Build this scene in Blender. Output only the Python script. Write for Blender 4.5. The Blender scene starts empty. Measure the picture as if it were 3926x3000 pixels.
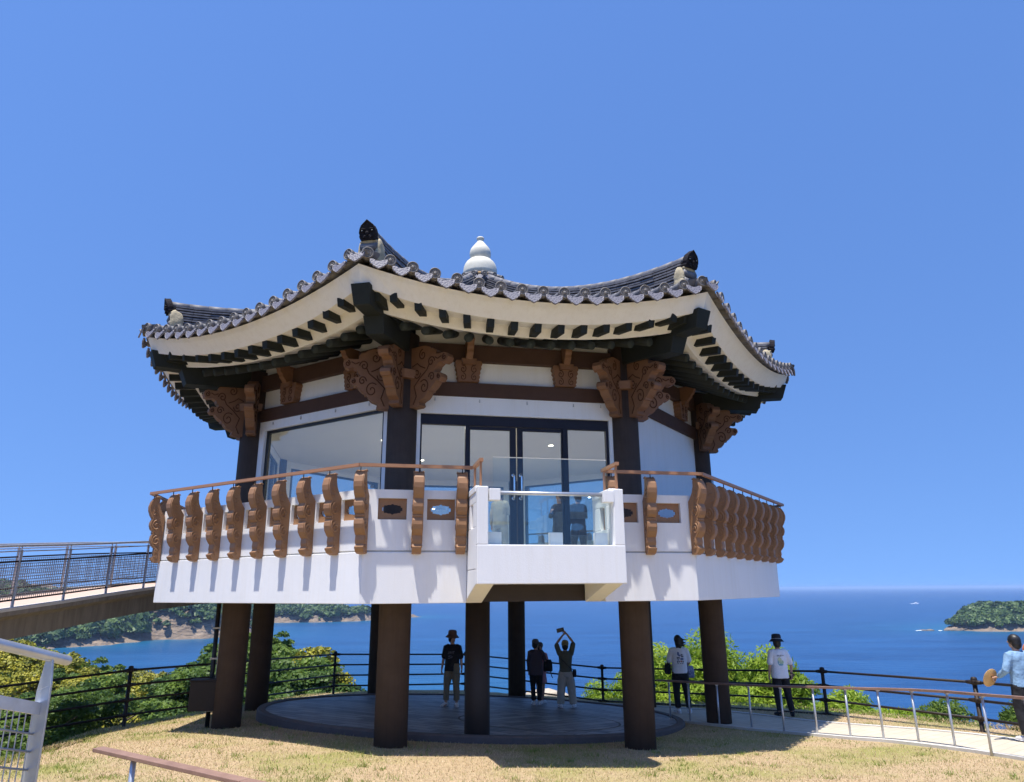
import bpy, math, random
import numpy as np
from mathutils import Vector, Matrix, noise
from mathutils.geometry import tessellate_polygon
random.seed(7); RNG = np.random.default_rng(7)
sc = bpy.context.scene
COL = sc.collection
R = math.radians
PI = math.pi

# ------------------------------------------------------------------ helpers
class MB:
    """collects shapes and links them as ONE mesh object"""
    def __init__(s):
        s.v = []; s.f = []; s.mi = []; s.sm = []
    def add(s, vs, fs, mi=0, smooth=False):
        o = len(s.v); s.v.extend([tuple(v) for v in vs])
        for f in fs:
            s.f.append(tuple(i + o for i in f)); s.mi.append(mi); s.sm.append(smooth)
    def box(s, x0, x1, y0, y1, z0, z1, F=None, mi=0):
        vs = [(x, y, z) for z in (z0, z1) for x, y in ((x0, y0), (x1, y0), (x1, y1), (x0, y1))]
        if F is not None: vs = [F @ Vector(v) for v in vs]
        s.add(vs, [(3, 2, 1, 0), (4, 5, 6, 7), (0, 1, 5, 4), (1, 2, 6, 5), (2, 3, 7, 6), (3, 0, 4, 7)], mi)
    def hexa(s, vs, mi=0):
        s.add(vs, [(3, 2, 1, 0), (4, 5, 6, 7), (0, 1, 5, 4), (1, 2, 6, 5), (2, 3, 7, 6), (3, 0, 4, 7)], mi)
    def prism(s, out, y0, y1, F=None, hole=None, mi=0):
        """outline in the xz plane pushed along y"""
        F = F or Matrix()
        loops = [out] + ([hole] if hole else [])
        flat = [p for l in loops for p in l]
        n = len(flat)
        a = [F @ Vector((x, y0, z)) for x, z in flat]; b = [F @ Vector((x, y1, z)) for x, z in flat]
        if hole:
            tr = tessellate_polygon([[Vector((x, z, 0)) for x, z in l] for l in loops])
            fs = [tuple(t) for t in tr] + [tuple(i + n for i in reversed(t)) for t in tr]
        else:
            fs = [tuple(range(n)), tuple(range(2 * n - 1, n - 1, -1))]
        k = 0
        for l in loops:
            m = len(l)
            for i in range(m):
                j = (i + 1) % m
                fs.append((k + i, k + n + i, k + n + j, k + j))
            k += m
        s.add(a + b, fs, mi)
    def tube(s, pts, r, seg=8, mi=0, smooth=True, round_ends=False, flat=1.0, up=None):
        pts = [Vector(p) for p in pts]
        rr = list(r) if hasattr(r, '__len__') else [r] * len(pts)
        if round_ends:
            d0 = (pts[0] - pts[1]).normalized(); d1 = (pts[-1] - pts[-2]).normalized()
            e0 = [(pts[0] + d0 * rr[0] * math.sin(a), rr[0] * math.cos(a)) for a in (1.35, .9, .45)]
            e1 = [(pts[-1] + d1 * rr[-1] * math.sin(a), rr[-1] * math.cos(a)) for a in (.45, .9, 1.35)]
            pts = [e[0] for e in e0] + pts + [e[0] for e in e1]
            rr = [e[1] for e in e0] + rr + [e[1] for e in e1]
        n = len(pts); vs = []; prev = None
        for i, p in enumerate(pts):
            t = (pts[min(i + 1, n - 1)] - pts[max(i - 1, 0)])
            t = t.normalized() if t.length > 1e-9 else Vector((0, 0, 1))
            if prev is None:
                u = Vector(up) if up else (Vector((0, 0, 1)) if abs(t.z) < .9 else Vector((1, 0, 0)))
                a = t.cross(u).normalized()
            else:
                a = (prev - t * prev.dot(t)); a = a.normalized() if a.length > 1e-6 else t.orthogonal().normalized()
            prev = a; b = a.cross(t)
            for k in range(seg):
                w = 2 * PI * k / seg
                vs.append(p + a * (rr[i] * math.cos(w)) + b * (rr[i] * flat * math.sin(w)))
        fs = []
        for i in range(n - 1):
            for k in range(seg):
                k2 = (k + 1) % seg
                fs.append((i * seg + k, i * seg + k2, (i + 1) * seg + k2, (i + 1) * seg + k))
        fs.append(tuple(range(seg - 1, -1, -1))); fs.append(tuple(range((n - 1) * seg, n * seg)))
        s.add(vs, fs, mi, smooth)
    def lathe(s, prof, seg=24, F=None, mi=0, smooth=True, a0=0.0, ell=1.0):
        F = F or Matrix(); vs = []; fs = []; n = len(prof)
        for r, z in prof:
            for k in range(seg):
                w = a0 + 2 * PI * k / seg
                vs.append(F @ Vector((r * math.cos(w), r * ell * math.sin(w), z)))
        for i in range(n - 1):
            for k in range(seg):
                k2 = (k + 1) % seg
                fs.append((i * seg + k, i * seg + k2, (i + 1) * seg + k2, (i + 1) * seg + k))
        fs.append(tuple(range(seg - 1, -1, -1))); fs.append(tuple(range((n - 1) * seg, n * seg)))
        s.add(vs, fs, mi, smooth)
    def ell(s, c, r, seg=12, rings=8, mi=0, F=None):
        prof = [(math.cos(t), math.sin(t)) for t in np.linspace(-PI / 2 + .02, PI / 2 - .02, rings)]
        M = (F or Matrix()) @ Matrix.Translation(c) @ Matrix.Diagonal((r[0], r[1], r[2], 1))
        s.lathe(prof, seg, M, mi)
    def loft(s, secs, seg=20, mi=0, power=2.3):
        """vertical stack of super-elliptic sections (cx, cy, z, rx, ry)"""
        vs = []; fs = []; n = len(secs)
        for cx_, cy_, z, rx, ry in secs:
            for k in range(seg):
                w = 2 * PI * k / seg; c = math.cos(w); q = math.sin(w)
                vs.append((cx_ + rx * math.copysign(abs(c) ** (2 / power), c), cy_ + ry * math.copysign(abs(q) ** (2 / power), q), z))
        for i in range(n - 1):
            for k in range(seg):
                k2 = (k + 1) % seg
                fs.append((i * seg + k, i * seg + k2, (i + 1) * seg + k2, (i + 1) * seg + k))
        fs.append(tuple(range(seg - 1, -1, -1))); fs.append(tuple(range((n - 1) * seg, n * seg)))
        s.add(vs, fs, mi, True)
    def mesh(s, name, mats):
        me = bpy.data.meshes.new(name); me.from_pydata(s.v, [], s.f)
        for m in (mats if isinstance(mats, (list, tuple)) else [mats]): me.materials.append(m)
        me.polygons.foreach_set('material_index', s.mi); me.polygons.foreach_set('use_smooth', s.sm)
        me.validate(); me.update()
        return me
    def build(s, name, mats, parent=None, loc=(0, 0, 0), rotz=0, bevel=0, remesh=0, ):
        o = bpy.data.objects.new(name, s.mesh(name, mats)); COL.objects.link(o)
        o.location = loc; o.rotation_euler[2] = rotz
        if parent: o.parent = parent
        if remesh:
            m = o.modifiers.new('Remesh', 'REMESH'); m.mode = 'VOXEL'; m.voxel_size = remesh; m.use_smooth_shade = True
            m2 = o.modifiers.new('Smooth', 'SMOOTH'); m2.factor = .5; m2.iterations = 3
        if bevel:
            m = o.modifiers.new('Bevel', 'BEVEL'); m.width = bevel; m.segments = 2; m.limit_method = 'ANGLE'; m.angle_limit = R(40)
        return o

def tag(o, label=None, cat=None, group=None, kind=None):
    if label: o['label'] = label
    if cat: o['category'] = cat
    if group: o['group'] = group
    if kind: o['kind'] = kind
    return o
def thing(name, label, cat, loc=(0, 0, 0), rotz=0, group=None):
    o = bpy.data.objects.new(name, None); COL.objects.link(o); o.empty_display_size = .2
    o.location = loc; o.rotation_euler[2] = rotz
    return tag(o, label, cat, group)
def again(o, parent, loc, rotz=0):
    c = o.copy(); COL.objects.link(c); c.parent = parent; c.location = loc; c.rotation_euler = (0, 0, rotz)
    return c
def raw_mesh(name, verts, faces_flat, nper, mats, attr=None, smooth=False):
    """fast mesh from numpy arrays; every face has nper corners"""
    me = bpy.data.meshes.new(name); nv = len(verts); nf = len(faces_flat) // nper
    me.vertices.add(nv); me.vertices.foreach_set('co', np.asarray(verts, np.float32).ravel())
    me.loops.add(nf * nper); me.loops.foreach_set('vertex_index', np.asarray(faces_flat, np.int32))
    me.polygons.add(nf); me.polygons.foreach_set('loop_start', np.arange(0, nf * nper, nper, dtype=np.int32))
    if smooth: me.polygons.foreach_set('use_smooth', np.ones(nf, bool))
    for m in (mats if isinstance(mats, (list, tuple)) else [mats]): me.materials.append(m)
    if attr is not None:
        a = me.attributes.new('tone', 'FLOAT', 'POINT'); a.data.foreach_set('value', np.asarray(attr, np.float32))
    me.update(calc_edges=True); me.validate()
    return me

# ------------------------------------------------------------------ materials
def nodes_of(m):
    m.use_nodes = True; nt = m.node_tree; return nt, nt.nodes, nt.links, nt.nodes['Principled BSDF']
def mat(name, col, rough=.6, metal=0, var=.12, scale=6, bump=0, bscale=60, spec=.5, col2=None, stretch=None, fine=None):
    m = bpy.data.materials.new(name); nt, N, L, b = nodes_of(m)
    b.inputs['Roughness'].default_value = rough; b.inputs['Metallic'].default_value = metal
    b.inputs['Specular IOR Level'].default_value = spec
    tc = N.new('ShaderNodeTexCoord'); mp = N.new('ShaderNodeMapping'); L.new(tc.outputs['Object'], mp.inputs[0])
    if stretch: mp.inputs['Scale'].default_value = stretch
    nz = N.new('ShaderNodeTexNoise'); nz.inputs['Scale'].default_value = scale; nz.inputs['Detail'].default_value = 6; nz.inputs['Roughness'].default_value = .65
    L.new(mp.outputs[0], nz.inputs['Vector'])
    cr = N.new('ShaderNodeValToRGB'); cr.color_ramp.elements[0].position = .3; cr.color_ramp.elements[1].position = .72
    c2 = col2 or tuple(min(1, c * (1 + var)) for c in col)
    c1 = col if col2 else tuple(c * (1 - var) for c in col)
    cr.color_ramp.elements[0].color = (*c1, 1); cr.color_ramp.elements[1].color = (*c2, 1)
    L.new(nz.outputs['Fac'], cr.inputs[0]); L.new(cr.outputs[0], b.inputs['Base Color'])
    if bump:
        n2 = N.new('ShaderNodeTexNoise'); n2.inputs['Scale'].default_value = bscale; n2.inputs['Detail'].default_value = 4
        L.new(mp.outputs[0], n2.inputs['Vector'])
        bp = N.new('ShaderNodeBump'); bp.inputs['Strength'].default_value = bump; bp.inputs['Distance'].default_value = .02
        L.new(n2.outputs['Fac'], bp.inputs['Height']); L.new(bp.outputs[0], b.inputs['Normal'])
    return m

M = {}
M['white'] = mat('white_render', (.79, .785, .785), .75, var=.035, scale=1.3, bump=.12, bscale=90, stretch=(1, 1, .5))
M['cream'] = mat('cream_plaster', (.81, .782, .725), .8, var=.03, scale=2, bump=.06, bscale=60)
M['column'] = mat('brown_column_paint', (.076, .052, .040), .75, spec=.18, var=.14, scale=3, bump=.1, bscale=120)
M['beam'] = mat('brown_beam_paint', (.080, .043, .030), .7, spec=.2, var=.1, scale=4, bump=.05)
M['wing'] = mat('reddish_carved_wood', (.195, .092, .042), .6, var=.14, scale=5, bump=.12, bscale=40)
M['carve'] = mat('carved_groove', (.075, .034, .018), .8, spec=.1)
M['tan'] = mat('tan_brown_paint', (.29, .150, .070), .55, var=.07, scale=5, bump=.1, bscale=120)
M['rail'] = mat('brown_rail_paint', (.36, .175, .085), .5, var=.08, scale=5)
M['rafter'] = mat('black_green_paint', (.017, .020, .017), .65, spec=.25, var=.15, scale=5, bump=.05)
M['tile'] = mat('grey_roof_tile', (.095, .094, .106), .6, col2=(.185, .178, .186), scale=4.5, bump=.1, bscale=40)
M['layer'] = mat('ridge_layer_tile', (.07, .07, .08), .6, col2=(.20, .19, .20), scale=7, bump=.1, bscale=40)
M['tile_end'] = mat('carved_tile_end', (.12, .112, .11), .6, col2=(.23, .205, .185), scale=9, bump=.1, bscale=90)
M['mortar'] = mat('cream_mortar', (.42, .355, .235), .95, var=.3, scale=9, bump=.5, bscale=25)
M['ornament'] = mat('dark_goblin_tile', (.022, .019, .022), .85, spec=.1, var=.3, scale=14, bump=.3, bscale=40)
M['finial'] = mat('pale_stone', (.55, .52, .43), .8, col2=(.70, .67, .57), scale=5, bump=.12, bscale=40)
M['band'] = mat('ochre_band', (.42, .25, .09), .7)
M['navy'] = mat('navy_frame', (.015, .014, .024), .5, spec=.25, var=.1)
M['black'] = mat('black_metal', (.012, .012, .013), .45, var=.2)
M['chrome'] = mat('chrome', (.8, .8, .82), .15, 1, var=.03)
M['steel'] = mat('galvanised_steel', (.50, .52, .56), .42, .75, var=.12, scale=14, bump=.05, bscale=50)
M['concrete'] = mat('weathered_concrete', (.155, .135, .11), .9, col2=(.26, .235, .195), scale=2.5, bump=.25, bscale=25, stretch=(1, 1, .35))
M['curb'] = mat('pale_concrete', (.52, .50, .46), .9, var=.1, scale=4, bump=.2, bscale=40)
M['fence'] = mat('dark_brown_steel', (.022, .015, .012), .55, 0, spec=.3, var=.2, scale=8)
M['deckplank'] = mat('pink_paving', (.50, .36, .29), .9, var=.1, scale=9)
M['plank'] = mat('brown_composite_plank', (.20, .115, .085), .6, col2=(.29, .175, .13), scale=5, bump=.15, bscale=60, stretch=(1, 1, 1))
M['beige'] = mat('beige_ceiling', (.74, .70, .63), .8, var=.03, scale=1.5)
M['floor'] = mat('pale_floor', (.60, .57, .52), .5, var=.06)
M['rim'] = mat('dark_stone_rim', (.105, .085, .08), .8, var=.15, scale=6, bump=.2)
M['bark'] = mat('bark', (.12, .09, .06), .95, var=.3, scale=8, bump=.5, bscale=20)
M['rock'] = mat('tan_sea_rock', (.10, .085, .07), .95, col2=(.22, .18, .14), scale=.06, bump=0)
M['shore_rock'] = mat('pale_rock', (.42, .37, .30), .95, var=.25, scale=1.2, bump=.6, bscale=4)
M['foam'] = mat('white_foam', (.8, .84, .86), .9, var=.05)
M['boat'] = mat('white_hull', (.8, .8, .8), .4, var=.02)

def weather(m, amt=.10):
    """faint rain streaks and grime down a painted wall"""
    nt, N, L, b = nodes_of(m); src = b.inputs['Base Color'].links[0].from_socket
    tc = N.new('ShaderNodeTexCoord'); mp = N.new('ShaderNodeMapping'); mp.inputs['Scale'].default_value = (7, 7, .45); L.new(tc.outputs['Object'], mp.inputs[0])
    nz = N.new('ShaderNodeTexNoise'); nz.inputs['Scale'].default_value = 1.4; nz.inputs['Detail'].default_value = 7; nz.inputs['Roughness'].default_value = .7; L.new(mp.outputs[0], nz.inputs['Vector'])
    cr = N.new('ShaderNodeValToRGB'); cr.color_ramp.elements[0].position = .28; cr.color_ramp.elements[1].position = .52
    k = 1 - amt; cr.color_ramp.elements[0].color = (k, k * .985, k * .955, 1); cr.color_ramp.elements[1].color = (1, 1, 1, 1); L.new(nz.outputs['Fac'], cr.inputs[0])
    mx = N.new('ShaderNodeMix'); mx.data_type = 'RGBA'; mx.blend_type = 'MULTIPLY'; mx.inputs[0].default_value = 1; L.new(src, mx.inputs[6]); L.new(cr.outputs[0], mx.inputs[7]); L.new(mx.outputs[2], b.inputs['Base Color'])
weather(M['white'], .035); weather(M['column'], .22); weather(M['concrete'], .3); weather(M['cream'], .07)
def carved(name, c1, c2):
    """embossed drip tile: floral veins"""
    m = bpy.data.materials.new(name); nt, N, L, b = nodes_of(m); b.inputs['Roughness'].default_value = .55
    tc = N.new('ShaderNodeTexCoord'); vo = N.new('ShaderNodeTexVoronoi'); vo.feature = 'DISTANCE_TO_EDGE'; vo.inputs['Scale'].default_value = 22
    L.new(tc.outputs['Object'], vo.inputs['Vector'])
    cr = N.new('ShaderNodeValToRGB'); cr.color_ramp.elements[0].color = (*c2, 1); cr.color_ramp.elements[1].color = (*c1, 1); cr.color_ramp.elements[1].position = .28
    L.new(vo.outputs['Distance'], cr.inputs[0]); L.new(cr.outputs[0], b.inputs['Base Color'])
    bp = N.new('ShaderNodeBump'); bp.inputs['Strength'].default_value = .7; bp.inputs['Distance'].default_value = .015; bp.invert = True
    L.new(vo.outputs['Distance'], bp.inputs['Height']); L.new(bp.outputs[0], b.inputs['Normal'])
    return m
M['drip'] = carved('embossed_drip_tile', (.115, .108, .135), (.235, .222, .25))

def glass(name, tint, refl, bright=.75):
    m = bpy.data.materials.new(name); m.use_nodes = True; nt = m.node_tree; N = nt.nodes; L = nt.links; N.clear()
    out = N.new('ShaderNodeOutputMaterial'); tr = N.new('ShaderNodeBsdfTransparent'); tr.inputs[0].default_value = (*tint, 1)
    gl = N.new('ShaderNodeBsdfGlossy'); gl.inputs['Roughness'].default_value = .004; gl.inputs[0].default_value = (bright, bright, bright, 1)
    lw = N.new('ShaderNodeLayerWeight'); lw.inputs['Blend'].default_value = .5; fr = N.new('ShaderNodeMath'); fr.operation = 'POWER'; fr.inputs[1].default_value = 5; L.new(lw.outputs['Facing'], fr.inputs[0])
    ad = N.new('ShaderNodeMath'); ad.operation = 'ADD'; ad.use_clamp = True; ad.inputs[1].default_value = refl
    mx = N.new('ShaderNodeMixShader'); L.new(fr.outputs[0], ad.inputs[0]); L.new(ad.outputs[0], mx.inputs[0])
    L.new(tr.outputs[0], mx.inputs[1]); L.new(gl.outputs[0], mx.inputs[2]); L.new(mx.outputs[0], out.inputs[0])
    return m
M['glass'] = glass('window_glass', (.91, .94, .93), .11)
M['clear'] = glass('balustrade_glass', (.95, .98, .975), .03)

def emit(name, col, s):
    m = bpy.data.materials.new(name); nt, N, L, b = nodes_of(m)
    b.inputs['Emission Color'].default_value = (*col, 1); b.inputs['Emission Strength'].default_value = s
    return m
M['lamp'] = emit('lit_downlight', (1, .9, .7), 6)

def leafmat(name, cols, trans=.25):
    m = bpy.data.materials.new(name); m.use_nodes = True; nt = m.node_tree; N = nt.nodes; L = nt.links
    b = N['Principled BSDF']; b.inputs['Roughness'].default_value = .5; b.inputs['Specular IOR Level'].default_value = .3
    at = N.new('ShaderNodeAttribute'); at.attribute_name = 'tone'
    oi = N.new('ShaderNodeObjectInfo'); ma = N.new('ShaderNodeMath'); ma.operation = 'MULTIPLY_ADD'; ma.inputs[1].default_value = .35; ma.inputs[2].default_value = -.17
    L.new(oi.outputs['Random'], ma.inputs[0])
    ad = N.new('ShaderNodeMath'); ad.operation = 'ADD'; ad.use_clamp = True; L.new(at.outputs['Fac'], ad.inputs[0]); L.new(ma.outputs[0], ad.inputs[1])
    cr = N.new('ShaderNodeValToRGB'); els = cr.color_ramp.elements
    els[0].color = (*cols[0], 1); els[1].color = (*cols[-1], 1)
    for i, c in enumerate(cols[1:-1]): els.new((i + 1) / (len(cols) - 1)).color = (*c, 1)
    L.new(ad.outputs[0], cr.inputs[0]); L.new(cr.outputs[0], b.inputs['Base Color'])
    tl = N.new('ShaderNodeBsdfTranslucent'); L.new(cr.outputs[0], tl.inputs[0])
    mx = N.new('ShaderNodeMixShader'); mx.inputs[0].default_value = trans
    L.new(b.outputs[0], mx.inputs[1]); L.new(tl.outputs[0], mx.inputs[2]); L.new(mx.outputs[0], N['Material Output'].inputs[0])
    return m
M['leaf_dark'] = leafmat('dark_green_leaf', [(.03, .065, .014), (.075, .135, .026), (.155, .235, .042)], .42)
M['leaf_mid'] = leafmat('mid_green_leaf', [(.045, .09, .016), (.115, .185, .032), (.23, .32, .05)], .42)
M['leaf_yellow'] = leafmat('yellow_green_leaf', [(.06, .08, .012), (.28, .27, .03), (.55, .47, .05)])
M['leaf_lime'] = leafmat('bright_glossy_leaf', [(.10, .18, .015), (.27, .39, .035), (.48, .58, .08)], .5)
M['leaf_far'] = leafmat('far_canopy', [(.03, .06, .022), (.065, .115, .035), (.13, .19, .06)], .1)
M['grassblade'] = leafmat('dry_grass_blade', [(.68, .515, .325), (.57, .425, .245), (.36, .335, .11), (.18, .255, .035)], .3)
# ------------------------------------------------------------------ pavilion (local frame: face 0 looks along -Y, z counted from eye level)
CX, CY, PHI, Z0 = -1.0, 18.771, R(11.679), -2.9
UP = (0, 0, -Z0)
pav = thing('observation_pavilion', 'white and brown octagonal observation pavilion with a curved grey tiled roof, raised on brown columns', 'pavilion', (CX, CY, Z0), PHI)
C8 = math.cos(PI / 8); T8 = math.tan(PI / 8)
def to_local(x, y):
    dx, dy = x - CX, y - CY; c, s = math.cos(PHI), math.sin(PHI)
    return dx * c + dy * s, -dx * s + dy * c
def fA(k): return -PI / 2 + k * PI / 4
def face_F(k):
    """local frame of face k: x along the face, y inwards, z up; origin on the pavilion axis"""
    a = fA(k); n = Vector((math.cos(a), math.sin(a), 0)); t = Vector((-n.y, n.x, 0))
    return Matrix(((t.x, -n.x, 0, 0), (t.y, -n.y, 0, 0), (0, 0, 1, 0), (0, 0, 0, 1)))
def part(mb, name, mats, bevel=0, label=None):
    o = mb.build(name, mats, pav, UP, bevel=bevel)
    if label: o['label'] = label
    return o
def pt(k, t, ap, z):
    return face_F(k) @ Vector((t, -ap, z))
def vx(k, rad, z):
    a = fA(k) + PI / 8
    return Vector((rad * math.cos(a), rad * math.sin(a), z))
VIS = [-2, -1, 0, 1, 2]
RC = 5.825; AW = RC * C8

M['darkbrown'] = mat('near_black_brown_paint', (.026, .017, .014), .6)  # brown paint darkened: the shade under the balcony is put into the colour
# columns
mb = MB(); mb.lathe([(.282, -3.9), (.282, 4.80)], 40); first = None
for k in range(8):
    v = vx(k, RC, 0)
    if first is None: first = mb.build('column', M['column'], pav, (v.x, v.y, -Z0))
    else: again(first, pav, (v.x, v.y, -Z0))
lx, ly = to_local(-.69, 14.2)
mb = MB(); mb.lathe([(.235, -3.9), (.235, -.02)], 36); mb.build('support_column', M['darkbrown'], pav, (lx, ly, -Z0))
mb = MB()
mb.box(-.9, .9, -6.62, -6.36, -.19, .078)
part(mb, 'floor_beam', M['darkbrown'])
# rain pipe at the back and conduit with meter box at the left column
v = vx(4, RC, 0); d = v.normalized(); side = Vector((-d.y, d.x, 0))
mb = MB(); lx, ly = to_local(-3.62, 22.95); mb.box(lx - .11, lx + .11, ly - .11, ly + .11, -3.6, -.1); part(mb, 'rain_pipe', M['curb'])
v = vx(-2, RC, 0); lx, ly = to_local(-6.25, 15.62)
mb = MB(); mb.tube([(lx, ly, -3), (lx, ly, -.15)], .045, 10)
lx2, ly2 = to_local(-6.12, 15.55); mb.tube([(lx2, ly2, -1.9), (lx2, ly2, -.15)], .03, 10, mi=1)
for z in (-2.35, -1.35, -.75): mb.box(lx - .07, lx + .25, ly - .05, ly + .06, z, z + .03, mi=1)
part(mb, 'conduit', [M['black'], M['curb']])
mb = MB(); lx, ly = to_local(-6.33, 15.42); mb.box(lx - .22, lx + .27, ly - .16, ly + .16, -2.30, -1.74); mb.box(lx - .24, lx + .29, ly - .18, ly + .17, -1.74, -1.71)
part(mb, 'meter_box', M['fence'], bevel=.01)

# balcony --------------------------------------------------------------
RB = 7.445; AB = RB * C8
mb = MB()
def ring_face(mb, k, ap, th, t0, t1, z0, z1, mitre=(True, True)):
    """wall piece along a face, mitred at the octagon corners"""
    F = face_F(k); ai = ap - th
    a0 = t0 if not mitre[0] else -ap * T8; a1 = t1 if not mitre[1] else ap * T8
    b0 = t0 if not mitre[0] else -ai * T8; b1 = t1 if not mitre[1] else ai * T8
    mb.hexa([F @ Vector(p) for p in ((a0, -ap, z0), (a1, -ap, z0), (b1, -ai, z0), (b0, -ai, z0), (a0, -ap, z1), (a1, -ap, z1), (b1, -ai, z1), (b0, -ai, z1))])
for k in range(-3, 5):
    if k == 0:
        ring_face(mb, 0, AB, .24, 0, -1.172, -.2, .594, (True, False)); ring_face(mb, 0, AB, .24, 1.172, 0, -.2, .594, (False, True))
    else: ring_face(mb, k, AB, .24, 0, 0, -.2, .594)
fas = part(mb, 'balcony_fascia', M['white'], bevel=.008)
mb = MB()
oct_ = [(6.62 / C8 * math.cos(fA(k) + PI / 8), 6.62 / C8 * math.sin(fA(k) + PI / 8)) for k in range(8)]
mb.add([(x, y, .30) for x, y in oct_] + [(x, y, .56) for x, y in oct_], [tuple(range(7, -1, -1)), tuple(range(8, 16))] + [(i, (i + 1) % 8, 8 + (i + 1) % 8, 8 + i) for i in range(8)])
part(mb, 'balcony_floor', M['floor'])
mb = MB(); pan = []; bal = []
AP = AB - .014; TH = .17; PZ0, PZ1 = 1.11, 1.455
reg = [.319 + .638 * i for i in range(4)]
for k in range(-3, 5):
    if k == 0: cents = [-2.4, -1.605, 1.605, 2.4]; ts = [-2.0, -1.29, 1.29, 2.0]; spans = [(-9, -1.172), (1.172, 9)]
    else:
        cents = [-2.53, -1.914, -1.276, -.638, 0, .638, 1.276, 1.914, 2.53]; ts = [-x for x in reg] + reg; spans = [(-9, 9)]
        if k == -3: spans = [(-9, -1.25), (1.25, 9)]
        if k == -3: cents = [c for c in cents if abs(c) > 1.5]; ts = [t for t in ts if abs(t) > 1.3]
    w = .2325 if k == 0 else .215
    for s0, s1 in spans:
        mb = MB()
        ring_face(mb, k, AP, TH, s0, s1, .622, PZ0, (s0 < -5, s1 > 5)); ring_face(mb, k, AP, TH, s0, s1, PZ1, 1.595, (s0 < -5, s1 > 5))
        cs = [c for c in cents if s0 < c < s1]; edge = s0
        for c in cs:
            ring_face(mb, k, AP, TH, edge, c - w, PZ0, PZ1, (edge < -5, False)); edge = c + w
        ring_face(mb, k, AP, TH, edge, s1, PZ0, PZ1, (False, s1 > 5))
        part(mb, 'parapet', M['white'])
    pan += [(k, c, w) for c in cents]; bal += [(k, t) for t in ts]
mb = MB()
for k in range(-3, 5):
    if k != 0: ring_face(mb, k, AB - .03, .12, 0, 0, .59, .626)
    else: ring_face(mb, 0, AB - .03, .12, 0, -1.172, .59, .626, (True, False)); ring_face(mb, 0, AB - .03, .12, 1.172, 0, .59, .626, (False, True))
part(mb, 'groove', M['curb'])
# cut-out panels (stepped cloud shaped hole)
q = [(.165, .0), (.165, .028), (.135, .028), (.135, .058), (.09, .058), (.075, .068), (.03, .068), (.0, .088)]
hole = q + [(-x, z) for x, z in q[::-1][1:]]
hole = hole + [(x, -z) for x, z in hole[::-1][1:-1]]
hole = [(x * 1.0, z * 1.05) for x, z in hole]
for half in (.2325, .215):
    mb = MB(); mb.prism([(-half + .002, -.17), (half - .002, -.17), (half - .002, .17), (-half + .002, .17)], -.014, .014, hole=hole)
    first = None
    for k, c, w in pan:
        if w != half: continue
        p = pt(k, c, AP - .075, 1.2825 - Z0)
        if first is None: first = mb.build('cutout_panel', M['tan'], pav, p, fA(k) + PI / 2)
        else: again(first, pav, p, fA(k) + PI / 2)
# scroll balusters
prof = [(0, .57), (.06, .56), (.13, .585), (.178, .645), (.182, .668), (.148, .682), (.128, .715), (.142, .77), (.137, .835), (.135, .85), (.165, .88), (.212, .95), (.228, 1.02), (.222, 1.09), (.196, 1.135),
        (.212, 1.145), (.212, 1.165), (.198, 1.178), (.245, 1.23), (.266, 1.30), (.264, 1.36), (.232, 1.43), (.275, 1.50), (.312, 1.60), (.318, 1.68), (.295, 1.77), (.25, 1.845), (.20, 1.875), (.155, 1.865), (.13, 1.83),
        (.128, 1.74), (.105, 1.65), (.06, 1.56), (0, 1.48)]
def spiral(cx_, cz, r0, turns, a0, sgn=1, n=26):
    return [(cx_ + r0 * (1 - .85 * i / n) * math.cos(a0 + sgn * turns * 2 * PI * i / n), cz + r0 * 1.25 * (1 - .85 * i / n) * math.sin(a0 + sgn * turns * 2 * PI * i / n)) for i in range(n + 1)]
mb = MB()
YF = Matrix(((0, -1, 0, 0), (-1, 0, 0, 0), (0, 0, 1, 0), (0, 0, 0, 1)))   # outline x -> local -y (outwards)
mb.prism(prof, -.072, .072, YF)
for sd in (-1, 1):
    y = sd * .074
    for cx_, cz, r0, a0, sg in ((.135, 1.30, .085, PI / 2, -1), (.115, 1.00, .075, PI / 2, -1), (.09, .80, .032, PI / 2, -1), (.085, .68, .02, 0, 1)):
        mb.tube([YF @ Vector((x, y, z)) for x, z in spiral(cx_, cz, r0, 1.35, a0, sg)], .016, 6)
    for z0 in (1.50, 1.57, 1.64):
        mb.tube([YF @ Vector((x, y, z)) for x, z in ((.15, z0), (.18, z0 + .03), (.215, z0 + .01), (.225, z0 + .045))], .011, 6)
    mb.tube([YF @ Vector((x - .024, y, z)) for x, z in prof[6:29]], .016, 6)
first = None; spots = [(pt(k, t, AP, -Z0), fA(k) + PI / 2) for k, t in bal] + [(vx(k, AP / C8, -Z0), fA(k) + PI / 8 + PI / 2) for k in range(-3, 5)]
for p, rz in spots:
    if first is None: first = mb.build('scroll_baluster', M['tan'], pav, p, rz, bevel=.010)
    else: again(first, pav, p, rz)
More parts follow.
